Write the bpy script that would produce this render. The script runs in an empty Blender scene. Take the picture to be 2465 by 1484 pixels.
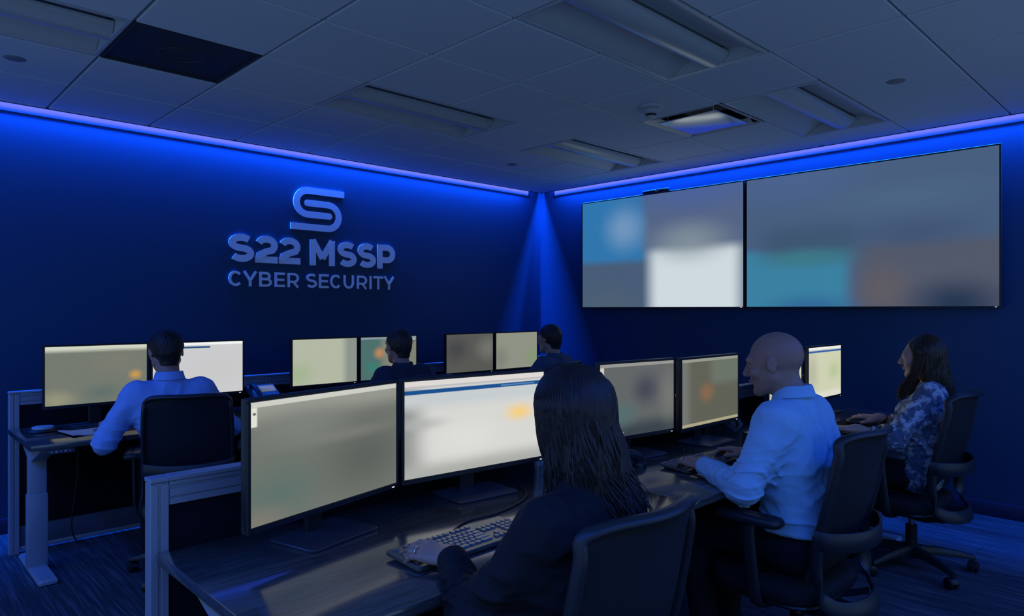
import bpy, bmesh, math, random
import numpy as np
from mathutils import Vector, Matrix
random.seed(7)
C = bpy.context.scene.collection
PI = math.pi
SC = bpy.context.scene

# ------------------------------------------------------------------ colour
def lin(c):
    c = c / 255.0
    return c / 12.92 if c <= 0.04045 else ((c + 0.055) / 1.055) ** 2.4
def rgb(r, g, b):
    return (lin(r), lin(g), lin(b), 1.0)

# ------------------------------------------------------------------ materials
class NT:
    def __init__(s, m):
        m.use_nodes = True
        s.t = m.node_tree; s.t.nodes.clear()
    def n(s, kind, **kw):
        nd = s.t.nodes.new(kind)
        for k, v in kw.items():
            setattr(nd, k, v)
        return nd
    def l(s, a, b):
        s.t.links.new(a, b)
    def put(s, sock, v):
        if hasattr(v, 'is_linked') or isinstance(v, bpy.types.NodeSocket):
            s.l(v, sock)
        else:
            sock.default_value = v
    def math(s, op, a, b=0.0, c=0.0, clamp=False):
        nd = s.n('ShaderNodeMath', operation=op); nd.use_clamp = clamp
        s.put(nd.inputs[0], a); s.put(nd.inputs[1], b); s.put(nd.inputs[2], c)
        return nd.outputs[0]
    def mix(s, f, a, b):
        nd = s.n('ShaderNodeMix', data_type='RGBA')
        s.put(nd.inputs[0], f); s.put(nd.inputs[6], a); s.put(nd.inputs[7], b)
        return nd.outputs[2]
    def step(s, v, a, b):
        nd = s.n('ShaderNodeMapRange', interpolation_type='SMOOTHSTEP')
        s.put(nd.inputs[0], v); nd.inputs[1].default_value = a; nd.inputs[2].default_value = b
        return nd.outputs[0]
    def noise(s, vec, scale, detail=2.0):
        nd = s.n('ShaderNodeTexNoise')
        nd.inputs['Scale'].default_value = scale; nd.inputs['Detail'].default_value = detail
        if vec is not None: s.l(vec, nd.inputs['Vector'])
        return nd.outputs['Fac']
    def coords(s, which='Object', scale=(1, 1, 1)):
        tc = s.n('ShaderNodeTexCoord'); mp = s.n('ShaderNodeMapping')
        mp.inputs['Scale'].default_value = scale
        s.l(tc.outputs[which], mp.inputs[0]); return mp.outputs[0]
    def out(s, sh):
        o = s.n('ShaderNodeOutputMaterial'); s.l(sh, o.inputs[0])
    def bsdf(s, col, rough=0.5, spec=0.5, metal=0.0, height=None, bump=0.2, dist=0.002, emit=None, estr=1.0):
        p = s.n('ShaderNodeBsdfPrincipled')
        s.put(p.inputs['Base Color'], col); s.put(p.inputs['Roughness'], rough)
        s.put(p.inputs['Specular IOR Level'], spec); s.put(p.inputs['Metallic'], metal)
        if height is not None:
            b = s.n('ShaderNodeBump'); b.inputs['Strength'].default_value = bump; b.inputs['Distance'].default_value = dist
            s.l(height, b.inputs['Height']); s.l(b.outputs[0], p.inputs['Normal'])
        if emit is not None:
            s.put(p.inputs['Emission Color'], emit); p.inputs['Emission Strength'].default_value = estr
        s.out(p.outputs[0]); return p

MATS = {}
def mat(name, col, rough=0.5, spec=0.5, metal=0.0, nscale=0, namp=0.0, bump=0.0, stretch=(1, 1, 1), dist=0.002):
    m = bpy.data.materials.new(name); t = NT(m)
    col = tuple(col[:3]) + (1.0,)
    if nscale:
        v = t.coords('Object', stretch); f = t.noise(v, nscale, 3)
        lo = tuple(c * (1 - namp) for c in col[:3]) + (1,); hi = tuple(min(1, c * (1 + namp)) for c in col[:3]) + (1,)
        t.bsdf(t.mix(f, lo, hi), rough, spec, metal, f if bump else None, bump, dist)
    else:
        t.bsdf(col, rough, spec, metal)
    MATS[name] = m
    return m

WALL = (0.014, 0.060, 0.125)
M_wall = mat('wall_paint', WALL, 0.55, 0.3, 0, 60, 0.06, 0.25, (1, 1, 1), 0.001)
M_ceil = mat('ceiling_tile', (0.74, 0.82, 0.88), 0.9, 0.1, 0, 140, 0.05, 0.5, (1, 1, 1), 0.001)
M_grid = mat('ceiling_grid', (0.26, 0.28, 0.30), 0.5, 0.3, 0, 3, 0.02)
M_trimmetal = mat('cove_trim', (0.10, 0.14, 0.22), 0.5, 0.4, 0, 5, 0.03)
M_base = mat('baseboard', (0.012, 0.02, 0.06), 0.45, 0.5, 0, 6, 0.05)
M_black = mat('black_plastic', (0.012, 0.013, 0.015), 0.38, 0.5, 0, 30, 0.05)
M_chairplastic = mat('chair_plastic', (0.016, 0.019, 0.023), 0.42, 0.5, 0, 90, 0.06, 0.1, (1, 1, 1), 0.0005)
M_chairfabric = mat('chair_fabric', (0.014, 0.016, 0.02), 0.9, 0.2, 0, 300, 0.25, 0.4, (1, 1, 1), 0.0006)
M_mesh = mat('chair_mesh', (0.012, 0.015, 0.020), 0.75, 0.3, 0, 420, 0.35, 0.5, (1, 1, 1), 0.0008)
M_chrome = mat('steel', (0.35, 0.36, 0.38), 0.3, 0.5, 0.9, 8, 0.05)
M_alu = mat('partition_aluminium', (0.36, 0.38, 0.42), 0.38, 0.5, 0.25, 40, 0.03, 0, (0.1, 1, 1))
M_groove = mat('dark_groove', (0.05, 0.055, 0.065), 0.6, 0.3, 0, 10, 0.02)
M_panel = mat('panel_fabric', (0.009, 0.010, 0.014), 0.95, 0.1, 0, 250, 0.3, 0.4, (1, 1, 1), 0.0006)
M_deskleg = mat('desk_leg_paint', (0.34, 0.36, 0.40), 0.42, 0.5, 0.1, 20, 0.03)
M_logo = mat('brushed_metal_letter', (0.88, 0.88, 0.90), 0.42, 0.5, 0.15, 60, 0.06, 0.1, (0.2, 1, 1), 0.0004)
M_fixture = mat('white_enamel', (0.58, 0.60, 0.62), 0.35, 0.5, 0, 5, 0.02)
M_lens = mat('fixture_lens', (0.56, 0.59, 0.62), 0.22, 0.5, 0, 300, 0.04, 0.1, (1, 1, 1), 0.0003)
M_plaque = mat('polished_plate', (0.55, 0.56, 0.58), 0.22, 0.5, 0.9, 4, 0.04)
M_darkgrille = mat('dark_grille', (0.035, 0.045, 0.055), 0.6, 0.3, 0, 240, 0.4, 0.5, (1, 1, 1), 0.001)
M_white = mat('white_plastic', (0.55, 0.55, 0.54), 0.45, 0.4, 0, 12, 0.02)
M_key = mat('keycap', (0.125, 0.125, 0.105), 0.30, 0.5, 0, 60, 0.08)
M_kbody = mat('keyboard_case', (0.085, 0.086, 0.074), 0.3, 0.5, 0, 60, 0.05)
M_phonekey = mat('phone_key', (0.30, 0.32, 0.42), 0.5, 0.4, 0, 30, 0.05)
M_phonebody = mat('phone_case', (0.055, 0.065, 0.09), 0.42, 0.5, 0, 40, 0.05)
M_stand = mat('monitor_stand_plate', (0.055, 0.06, 0.07), 0.35, 0.5, 0.2, 20, 0.04)
M_paper = mat('paper', (0.62, 0.61, 0.58), 0.8, 0.2, 0, 20, 0.03)
M_cable = mat('cable_rubber', (0.015, 0.016, 0.018), 0.5, 0.4, 0, 40, 0.04)
M_skin = mat('skin', (0.40, 0.215, 0.145), 0.5, 0.4, 0, 45, 0.09, 0.15, (1, 1, 1), 0.0008)
M_skin2 = mat('skin_fair', (0.46, 0.27, 0.19), 0.48, 0.4, 0, 45, 0.08, 0.15, (1, 1, 1), 0.0008)
M_shirtw = mat('light_shirt_cotton', (0.31, 0.56, 0.75), 0.85, 0.2, 0, 260, 0.06, 0.25, (1, 1, 1), 0.0004)
M_shirtb = mat('blue_shirt_cotton', (0.27, 0.44, 0.80), 0.85, 0.2, 0, 260, 0.06, 0.25, (1, 1, 1), 0.0004)
M_shirtd = mat('dark_blue_cloth', (0.028, 0.045, 0.075), 0.85, 0.2, 0, 200, 0.1, 0.25, (1, 1, 1), 0.0004)
M_shirtn = mat('navy_shirt_cloth', (0.06, 0.10, 0.17), 0.85, 0.2, 0, 200, 0.1, 0.25, (1, 1, 1), 0.0004)
M_blazer = mat('black_blazer_cloth', (0.013, 0.014, 0.017), 0.8, 0.25, 0, 260, 0.15, 0.25, (1, 1, 1), 0.0005)
M_trouser = mat('dark_trouser_cloth', (0.012, 0.013, 0.018), 0.9, 0.2, 0, 200, 0.15)
M_shoe = mat('shoe_leather', (0.010, 0.009, 0.009), 0.35, 0.5, 0, 20, 0.1)
M_gold = mat('ring_metal', (0.75, 0.72, 0.68), 0.2, 0.5, 1.0, 10, 0.02)
M_eye = mat('eye_white', (0.6, 0.58, 0.55), 0.2, 0.5, 0, 10, 0.02)
M_iris = mat('iris', (0.03, 0.02, 0.015), 0.2, 0.5, 0, 10, 0.02)

def hair_mat(name, a, b):
    m = bpy.data.materials.new(name); t = NT(m)
    v = t.coords('Object', (1, 1, 0.12)); f = t.noise(v, 130, 3)
    t.bsdf(t.mix(f, a + (1,), b + (1,)), 0.5, 0.35, 0, f, 0.35, 0.001)
    return m
M_hairblack = hair_mat('black_hair', (0.008, 0.006, 0.006), (0.022, 0.016, 0.014))
M_hairbrown = hair_mat('dark_brown_hair', (0.010, 0.007, 0.006), (0.060, 0.039, 0.031))
M_hairlight = hair_mat('brown_hair', (0.02, 0.012, 0.007), (0.085, 0.05, 0.026))

def desk_mat():
    m = bpy.data.materials.new('charcoal_wood_laminate'); t = NT(m)
    v = t.coords('Object', (1.2, 16, 16)); f = t.noise(v, 5.0, 6)
    g = t.noise(t.coords('Object', (5, 70, 70)), 3.0, 3)
    h = t.math('MULTIPLY_ADD', g, 0.4, t.math('MULTIPLY', f, 0.6))
    col = t.mix(t.step(h, 0.3, 0.7), (0.034, 0.035, 0.035, 1), (0.095, 0.095, 0.092, 1))
    r = t.math('MULTIPLY_ADD', h, 0.10, 0.10)
    p = t.bsdf(col, r, 0.95, 0, h, 0.06, 0.0005)
    p.inputs['Coat Weight'].default_value = 0.8; p.inputs['Coat IOR'].default_value = 1.7; p.inputs['Coat Roughness'].default_value = 0.13
    return m
M_desk = desk_mat()

def floor_mat():
    m = bpy.data.materials.new('carpet_plank'); t = NT(m)
    br = t.n('ShaderNodeTexBrick')
    mp = t.n('ShaderNodeMapping'); tc = t.n('ShaderNodeTexCoord')
    mp.inputs['Rotation'].default_value = (0, 0, PI / 2)
    t.l(tc.outputs['Object'], mp.inputs[0]); t.l(mp.outputs[0], br.inputs['Vector'])
    br.inputs['Scale'].default_value = 1.0; br.inputs['Brick Width'].default_value = 1.0
    br.inputs['Row Height'].default_value = 0.25; br.inputs['Mortar Size'].default_value = 0.002
    br.inputs['Color1'].default_value = (0.75, 0.75, 0.75, 1); br.inputs['Color2'].default_value = (1.1, 1.1, 1.1, 1)
    br.inputs['Mortar'].default_value = (0.55, 0.55, 0.55, 1)
    s1 = t.noise(t.coords('Object', (48, 1.3, 1)), 1.0, 4)
    s2 = t.noise(t.coords('Object', (140, 3.5, 1)), 1.0, 2)
    s3 = t.noise(t.coords('Object', (1, 1, 1)), 420, 2)
    f = t.step(t.math('MULTIPLY_ADD', s2, 0.5, t.math('MULTIPLY', s1, 0.5)), 0.44, 0.68)
    col = t.mix(f, (0.045, 0.055, 0.075, 1), (0.150, 0.165, 0.200, 1))
    mul = t.n('ShaderNodeMix', data_type='RGBA', blend_type='MULTIPLY'); mul.inputs[0].default_value = 1.0
    t.l(col, mul.inputs[6]); t.l(br.outputs['Color'], mul.inputs[7])
    t.bsdf(mul.outputs[2], 0.85, 0.2, 0, t.math('ADD', s3, f), 0.4, 0.002)
    return m
M_floor = floor_mat()

def floral_mat():
    m = bpy.data.materials.new('floral_blouse_cloth'); t = NT(m)
    v = t.coords('Object')
    wob = t.n('ShaderNodeTexNoise'); wob.inputs['Scale'].default_value = 14; t.l(v, wob.inputs['Vector'])
    add = t.n('ShaderNodeMix', data_type='VECTOR'); add.inputs[0].default_value = 0.09
    t.l(v, add.inputs[4]); t.l(wob.outputs['Color'], add.inputs[5])
    n1 = t.noise(add.outputs[1], 21, 4); n2 = t.noise(add.outputs[1], 46, 3)
    vo = t.n('ShaderNodeTexVoronoi'); vo.inputs['Scale'].default_value = 40; t.l(add.outputs[1], vo.inputs['Vector'])
    c1 = t.mix(t.step(n1, 0.42, 0.60), (0.10, 0.125, 0.18, 1), (0.58, 0.60, 0.63, 1))
    c2 = t.mix(t.step(n2, 0.55, 0.62), c1, (0.11, 0.14, 0.21, 1))
    c3 = t.mix(t.math('MULTIPLY', t.step(vo.outputs['Distance'], 0.28, 0.12), t.step(n1, 0.5, 0.6)), c2, (0.30, 0.30, 0.36, 1))
    t.bsdf(c3, 0.85, 0.2, 0, n2, 0.15, 0.001)
    return m
M_floral = floral_mat()

def emit_mat(name, col, s):
    m = bpy.data.materials.new(name); t = NT(m)
    e = t.n('ShaderNodeEmission'); e.inputs[0].default_value = col; e.inputs[1].default_value = s
    t.out(e.outputs[0]); return m

def screen_mat(name, base, boxes=(), blobs=(), top=(), gain=1.0):
    """boxes: (u0,v0,u1,v1,rgb,soft); blobs: (u,v,ru,rv,rgb,amount); top: boxes drawn last, sharp"""
    m = bpy.data.materials.new(name); t = NT(m)
    tc = t.n('ShaderNodeTexCoord'); sp = t.n('ShaderNodeSeparateXYZ'); t.l(tc.outputs['Generated'], sp.inputs[0])
    x, z = sp.outputs[0], sp.outputs[2]
    cur = rgb(*base)
    def box(cur, b):
        u0, v0, u1, v1, c, s = b
        f = t.math('MULTIPLY', t.math('MULTIPLY', t.step(x, u0 - s, u0 + s), t.step(x, u1 + s, u1 - s)),
                   t.math('MULTIPLY', t.step(z, v0 - s, v0 + s), t.step(z, v1 + s, v1 - s)))
        return t.mix(f, cur, rgb(*c))
    for b in boxes: cur = box(cur, b)
    for u, v, ru, rv, c, a in blobs:
        dx = t.math('DIVIDE', t.math('SUBTRACT', x, u), ru); dz = t.math('DIVIDE', t.math('SUBTRACT', z, v), rv)
        d = t.math('SQRT', t.math('ADD', t.math('MULTIPLY', dx, dx), t.math('MULTIPLY', dz, dz)))
        cur = t.mix(t.math('MULTIPLY', t.step(d, 1.0, 0.0), a), cur, rgb(*c))
    for b in top: cur = box(cur, b)
    t.bsdf((0.004, 0.004, 0.004, 1), 0.35, 0.25, 0, None, emit=cur, estr=gain)
    return m

# ------------------------------------------------------------------ mesh helpers
class MB:
    """collects geometry for ONE mesh object"""
    def __init__(s): s.v = []; s.f = []
    def add(s, verts, faces, M=None):
        o = len(s.v)
        if M is not None: verts = [tuple(M @ Vector(v)) for v in verts]
        s.v += [tuple(v) for v in verts]; s.f += [tuple(i + o for i in f) for f in faces]
        return s
    def box(s, c, d, bev=0.0, M=None, seg=2):
        bm = bmesh.new(); bmesh.ops.create_cube(bm, size=1.0)
        for v in bm.verts: v.co = Vector((v.co.x * d[0] + c[0], v.co.y * d[1] + c[1], v.co.z * d[2] + c[2]))
        if bev > 0:
            bmesh.ops.bevel(bm, geom=bm.edges[:], offset=min(bev, min(d) * 0.49), segments=seg, profile=0.5, affect='EDGES')
        bm.verts.index_update()
        s.add([v.co.copy() for v in bm.verts], [[v.index for v in f.verts] for f in bm.faces], M); bm.free()
        return s
    def tube(s, path, r, n=8, ry=None, up=(0, 0, 1), closed=False):
        """sweep an ellipse; r / ry scalars or lists; r is across, ry along `up`"""
        P = [Vector(p) for p in path]; m = len(P); rings = []
        up = Vector(up)
        for i, p in enumerate(P):
            a = P[(i - 1) % m] if (closed or i > 0) else p
            b = P[(i + 1) % m] if (closed or i < m - 1) else p
            t = (b - a).normalized()
            sd = t.cross(up)
            if sd.length < 1e-3: sd = t.cross(Vector((0, 1, 0.01)))
            sd.normalize(); u2 = sd.cross(t).normalized()
            r1 = r[i] if hasattr(r, '__len__') else r
            r2 = r1 if ry is None else (ry[i] if hasattr(ry, '__len__') else ry)
            rings.append([p + sd * (r1 * math.cos(2 * PI * k / n)) + u2 * (r2 * math.sin(2 * PI * k / n)) for k in range(n)])
        V = [v for g in rings for v in g]; F = []
        for i in range(m if closed else m - 1):
            j = (i + 1) % m
            for k in range(n):
                F.append((i * n + k, i * n + (k + 1) % n, j * n + (k + 1) % n, j * n + k))
        if not closed:
            F.append(tuple(reversed(range(n)))); F.append(tuple((m - 1) * n + k for k in range(n)))
        return s.add(V, F)
    def strap(s, path, w, th, up=(0, 0, 1)):
        """sweep a rectangle with softened corners; w along up, th across"""
        P = [Vector(p) for p in path]; m = len(P); up = Vector(up); rings = []
        for i, p in enumerate(P):
            t = (P[min(i + 1, m - 1)] - P[max(i - 1, 0)]).normalized()
            sd = t.cross(up); sd.normalize(); u2 = sd.cross(t).normalized()
            wi = w[i] if hasattr(w, '__len__') else w
            a, b = th / 2, wi / 2; c = min(a, b) * 0.5
            prof = [(-a, -b + c), (-a + c, -b), (a - c, -b), (a, -b + c), (a, b - c), (a - c, b), (-a + c, b), (-a, b - c)]
            rings.append([p + sd * x + u2 * y for x, y in prof])
        n = 8; V = [v for g in rings for v in g]
        F = [(i * n + k, i * n + (k + 1) % n, (i + 1) * n + (k + 1) % n, (i + 1) * n + k) for i in range(m - 1) for k in range(n)]
        F += [tuple(reversed(range(n))), tuple((m - 1) * n + k for k in range(n))]
        return s.add(V, F)
    def lathe(s, prof, n=24, M=None, axis=None):
        V = []; F = []
        for r, z in prof:
            V += [Vector((r * math.cos(2 * PI * k / n), r * math.sin(2 * PI * k / n), z)) for k in range(n)]
        for i in range(len(prof) - 1):
            for k in range(n):
                F.append((i * n + k, i * n + (k + 1) % n, (i + 1) * n + (k + 1) % n, (i + 1) * n + k))
        F.append(tuple(reversed(range(n)))); F.append(tuple((len(prof) - 1) * n + k for k in range(n)))
        return s.add(V, F, M)
    def loft(s, rings, M=None):
        n = len(rings[0]); V = [v for g in rings for v in g]; m = len(rings)
        F = [(i * n + k, i * n + (k + 1) % n, (i + 1) * n + (k + 1) % n, (i + 1) * n + k) for i in range(m - 1) for k in range(n)]
        F += [tuple(reversed(range(n))), tuple((m - 1) * n + k for k in range(n))]
        return s.add(V, F, M)
    def prism(s, poly, d0, d1, ax=1):
        """polygon in two axes extruded along axis ax from d0 to d1"""
        n = len(poly)
        def pt(p, d):
            q = list(p); q.insert(ax, d); return tuple(q)
        V = [pt(p, d0) for p in poly] + [pt(p, d1) for p in poly]
        F = [tuple(range(n)), tuple(reversed(range(n, 2 * n)))] + [(k, (k + 1) % n, n + (k + 1) % n, n + k)[::-1] for k in range(n)]
        return s.add(V, F)
    def build(s, name, m, parent=None, sharp=35, smooth=True):
        me = bpy.data.meshes.new(name); me.from_pydata(s.v, [], s.f); me.validate()
        bm = bmesh.new(); bm.from_mesh(me)
        bmesh.ops.recalc_face_normals(bm, faces=bm.faces[:])
        ca = math.radians(sharp)
        for f in bm.faces: f.smooth = smooth
        for e in bm.edges:
            if len(e.link_faces) == 2 and e.calc_face_angle(0) > ca: e.smooth = False
        bm.to_mesh(me); bm.free()
        me.materials.append(m)
        o = bpy.data.objects.new(name, me); C.objects.link(o)
        if parent is not None: o.parent = parent
        return o

def rrect(cx, cy, z, w, d, r, n=5):
    """rounded rectangle ring"""
    out = []
    for qx, qy, a0 in ((1, 1, 0), (-1, 1, 90), (-1, -1, 180), (1, -1, 270)):
        for k in range(n):
            a = math.radians(a0 + 90 * k / (n - 1))
            out.append((cx + qx * (w / 2 - r) + r * math.cos(a), cy + qy * (d / 2 - r) + r * math.sin(a), z))
    return out

def smoothpath(pts, k=6):
    """Catmull-Rom through pts"""
    P = [Vector(p) for p in pts]; P = [P[0] * 2 - P[1]] + P + [P[-1] * 2 - P[-2]]; out = []
    for i in range(1, len(P) - 2):
        for j in range(k):
            t = j / k; a, b, c, d = P[i - 1], P[i], P[i + 1], P[i + 2]
            out.append(0.5 * ((2 * b) + (c - a) * t + (2 * a - 5 * b + 4 * c - d) * t * t + (3 * b - a - 3 * c + d) * t ** 3))
    out.append(P[-2]); return out

def tag(o, label, cat, group=None, kind=None):
    if label: o['label'] = label
    if cat: o['category'] = cat
    if group: o['group'] = group
    if kind: o['kind'] = kind
    return o
def thing(name, label, cat, loc=(0, 0, 0), rz=0.0, group=None):
    o = bpy.data.objects.new(name, None); C.objects.link(o)
    o.empty_display_size = 0.1; o.location = loc; o.rotation_euler = (0, 0, rz)
    return tag(o, label, cat, group)
def struct(o):
    o['kind'] = 'structure'; return o
def dup(root, loc, rz, label, group=None):
    def cp(o, par):
        c = o.copy(); C.objects.link(c)
        if par is not None: c.parent = par
        for ch in list(KIDS.get(o.name, ())): cp(ch, c)
        return c
    KIDS = {}
    for o in C.objects:
        if o.parent is not None: KIDS.setdefault(o.parent.name, []).append(o)
    r = cp(root, None); r.location = loc; r.rotation_euler = (0, 0, rz); r['label'] = label
    if group: r['group'] = group
    return r
# ------------------------------------------------------------------ the room
H = 2.74                      # ceiling height
YA, XB = 5.385, 5.68          # logo wall (plane y = YA) and display wall (plane x = XB)
X0, Y0 = -1.0, -0.9           # walls behind the camera
SL = 0.05                     # light slot between the ceiling and the walls
TOP = 2.86
def wallbox(name, c, d, m):
    return struct(MB().box(c, d).build(name, m))
struct(MB().box(((X0 + XB) / 2, (Y0 + YA) / 2, -0.05), (XB - X0, YA - Y0, 0.1)).build('floor', M_floor))
wallbox('wall_left', ((X0 + XB) / 2, YA + 0.05, TOP / 2), (XB - X0 + 0.2, 0.1, TOP), M_wall)
wallbox('wall_right', (XB + 0.05, (Y0 + YA) / 2, TOP / 2), (0.1, YA - Y0, TOP), M_wall)
# sides behind the camera (parapet, header, corner piers), openings added for ambient fill light
def fill_openings(name, c0, c1, fixed, ax):
    mb = MB(); L = c1 - c0; m = (c0 + c1) / 2
    def bx(a, b, z0, z1):
        d = (b - a, 0.1, z1 - z0) if ax == 0 else (0.1, b - a, z1 - z0); c = ((a + b) / 2, fixed, (z0 + z1) / 2) if ax == 0 else (fixed, (a + b) / 2, (z0 + z1) / 2)
        mb.box(c, d)
    bx(c0, c1, 0, 0.25); bx(c0, c1, 2.35, TOP); bx(c0, c0 + 0.3, 0.25, 2.35); bx(c1 - 0.3, c1, 0.25, 2.35); bx(m - 0.06, m + 0.06, 0.25, 2.35)
    struct(mb.build(name, M_wall))
fill_openings('wall_rear', X0 - 0.1, XB + 0.1, Y0 - 0.05, 0)
fill_openings('wall_near', Y0, YA, X0 - 0.05, 1)
def bb(name, c, d):
    struct(MB().box(c, d, 0.004).build(name, M_base))
bb('baseboard_left', ((X0 + XB) / 2, YA - 0.006, 0.05), (XB - X0 - 0.03, 0.011, 0.1))
bb('baseboard_right', (XB - 0.006, (Y0 + YA) / 2, 0.05), (0.011, YA - Y0 - 0.03, 0.1))

# ceiling: lay-in tiles on a recessed grid, with openings for the fittings
GX = [0.941 + 0.6127 * k for k in range(-4, 9)]
GY = [4.676 - 0.615 * k for k in range(-2, 11)]
CX0, CX1, CY0, CY1 = X0 + SL, XB - SL, Y0 + SL, YA - SL
HOLES = []
def gcell(x0, x1, y0, y1): HOLES.append((x0, x1, y0, y1))
FIX = [(2.166, 3.392, 3.446, 4.061), (4.005, 5.230, 3.446, 4.061), (2.166, 3.392, 1.601, 2.216), (4.005, 5.230, 1.601, 2.216), (-0.284, 0.941, 3.446, 4.061)]
VENT = (4.005, 4.618, 2.216, 2.831)
DARK = (0.941, 1.554, 3.446, 4.061)
for q in FIX + [VENT, DARK]: gcell(*q)
def xs_in(vals, a, b):
    return sorted(set([a] + [v for v in vals if a + 0.01 < v < b - 0.01] + [b]))
cm = MB(); g = 0.010
ex, ey = xs_in(GX, CX0, CX1), xs_in(GY, CY0, CY1)
for i in range(len(ex) - 1):
    for j in range(len(ey) - 1):
        mx, my = (ex[i] + ex[i + 1]) / 2, (ey[j] + ey[j + 1]) / 2
        if any(h[0] < mx < h[1] and h[2] < my < h[3] for h in HOLES): continue
        w, d = ex[i + 1] - ex[i] - 2 * g * 0.8, ey[j + 1] - ey[j] - 2 * g * 0.6
        if w < 0.02 or d < 0.02: continue
        cm.box((mx, my, H + 0.010), (w, d, 0.020), 0.003, seg=1)
ceil = struct(cm.build('ceiling', M_ceil))
def bars():
    for v in GX:
        if CX0 < v < CX1:
            yield (v, (CY0 + CY1) / 2, 0.024, CY1 - CY0, 0)
    for v in GY:
        if CY0 < v < CY1:
            yield ((CX0 + CX1) / 2, v, CX1 - CX0, 0.024, 1)
gm = MB()
for x, y, w, d, ax in bars():
    segs = [(x - w / 2, x + w / 2)] if ax else [(y - d / 2, y + d / 2)]
    for h in HOLES:                      # no bar across a two-tile fitting
        new = []
        for a, b in segs:
            lo, hi = (h[0], h[1]) if ax else (h[2], h[3])
            inside = (h[2] + 0.05 < y < h[3] - 0.05) if ax else (h[0] + 0.05 < x < h[1] - 0.05)
            if inside and lo < b and hi > a: new += [q for q in ((a, lo), (hi, b)) if q[1] - q[0] > 0.01]
            else: new.append((a, b))
        segs = new
    for a, b in segs:
        if ax: gm.box(((a + b) / 2, y, H + 0.0145), (b - a, 0.024, 0.006 + 0.0004 * ax))
        else: gm.box((x, (a + b) / 2, H + 0.0145), (0.024, b - a, 0.006))
struct(gm.build('trim_1', M_grid))
struct(MB().box(((X0 + XB) / 2, (Y0 + YA) / 2, TOP + 0.03), (XB - X0 + 0.2, YA - Y0 + 0.2, 0.06)).build('ceiling_deck', M_groove))
# cove trim: the lip on the ceiling side of the light slot
def trimbar(i, c, d):
    struct(MB().box(c, d, 0.002, seg=1).build('trim_%d' % i, M_trimmetal))
LIPH = TOP - H + 0.004
trimbar(2, ((CX0 + CX1) / 2, CY1, H + LIPH / 2 - 0.004), (CX1 - CX0, 0.006, LIPH))
trimbar(3, (CX1, (CY0 + CY1) / 2, H + LIPH / 2 - 0.004), (0.006, CY1 - CY0, LIPH))
trimbar(4, ((CX0 + CX1) / 2, CY0, H + 0.016), (CX1 - CX0, 0.006, 0.04))
trimbar(5, (CX0, (CY0 + CY1) / 2, H + 0.016), (0.006, CY1 - CY0, 0.04))

# blue light strips in the slots: a profile (thing) and the lamp it carries
BLUE = (0.005, 0.115, 1.0)
M_led = emit_mat('blue_led_diffuser', BLUE + (1,), 14.0)
def glow_mat():  # LED glow on the wall top, painted as a lavender-to-blue emission gradient
    m = bpy.data.materials.new('glow_band_gradient'); t = NT(m)
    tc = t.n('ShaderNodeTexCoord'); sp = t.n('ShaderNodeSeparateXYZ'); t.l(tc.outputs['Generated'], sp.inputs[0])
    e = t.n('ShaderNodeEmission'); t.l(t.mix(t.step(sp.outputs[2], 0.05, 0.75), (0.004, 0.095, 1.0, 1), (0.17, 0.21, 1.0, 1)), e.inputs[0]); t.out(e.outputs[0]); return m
M_glow_band = glow_mat()
def strip(label, c, L, ax, z, power, w=0.042, lens=0):  # lens: sideways offset of the added glow band
    t = thing('led_strip', label, 'light strip', (c[0], c[1], z), 0 if ax == 0 else PI / 2, None)
    MB().box((0, 0, 0.008), (L, w, 0.008), 0.001, seg=1).build('profile', M_chrome, t)
    MB().box((0, 0, 0.001), (L - 0.01, w - 0.006, 0.006), 0.001, seg=1).build('diffuser', M_led, t)
    if lens: MB().box((0, lens, H + 0.004 - 0.022 - z), (L, 0.005, 0.052), 0.002, seg=1).build('glow_band', M_glow_band, t)  # added emissive band that carries the painted glow below the slot
    la = bpy.data.lights.new('strip_light', 'AREA'); la.shape = 'RECTANGLE'; la.size = L - 0.14; la.size_y = w - 0.008
    la.energy = power; la.color = BLUE
    lo = bpy.data.objects.new('strip_light', la); C.objects.link(lo); lo.parent = t; lo.location = (0, 0, -0.0045)
    return t
ZS = TOP - 0.03
PWR_A, PWR_R = 66.0, 9.0
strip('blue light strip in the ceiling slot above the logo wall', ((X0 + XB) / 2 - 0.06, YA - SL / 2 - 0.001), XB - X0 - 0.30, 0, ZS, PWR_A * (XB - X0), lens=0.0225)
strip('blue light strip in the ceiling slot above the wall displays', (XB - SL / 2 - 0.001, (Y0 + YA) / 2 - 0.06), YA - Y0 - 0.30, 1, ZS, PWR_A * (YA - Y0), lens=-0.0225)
strip('blue light strip along the wall behind the camera', ((X0 + XB) / 2, Y0 + 0.021), XB - X0 - 0.3, 0, H + 0.006, PWR_R * (XB - X0))
strip('blue light strip along the aisle wall beside the desk ends', (X0 + 0.021, (Y0 + YA) / 2), YA - Y0 - 0.3, 1, H + 0.006, 1.3 * PWR_R * (YA - Y0))

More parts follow.
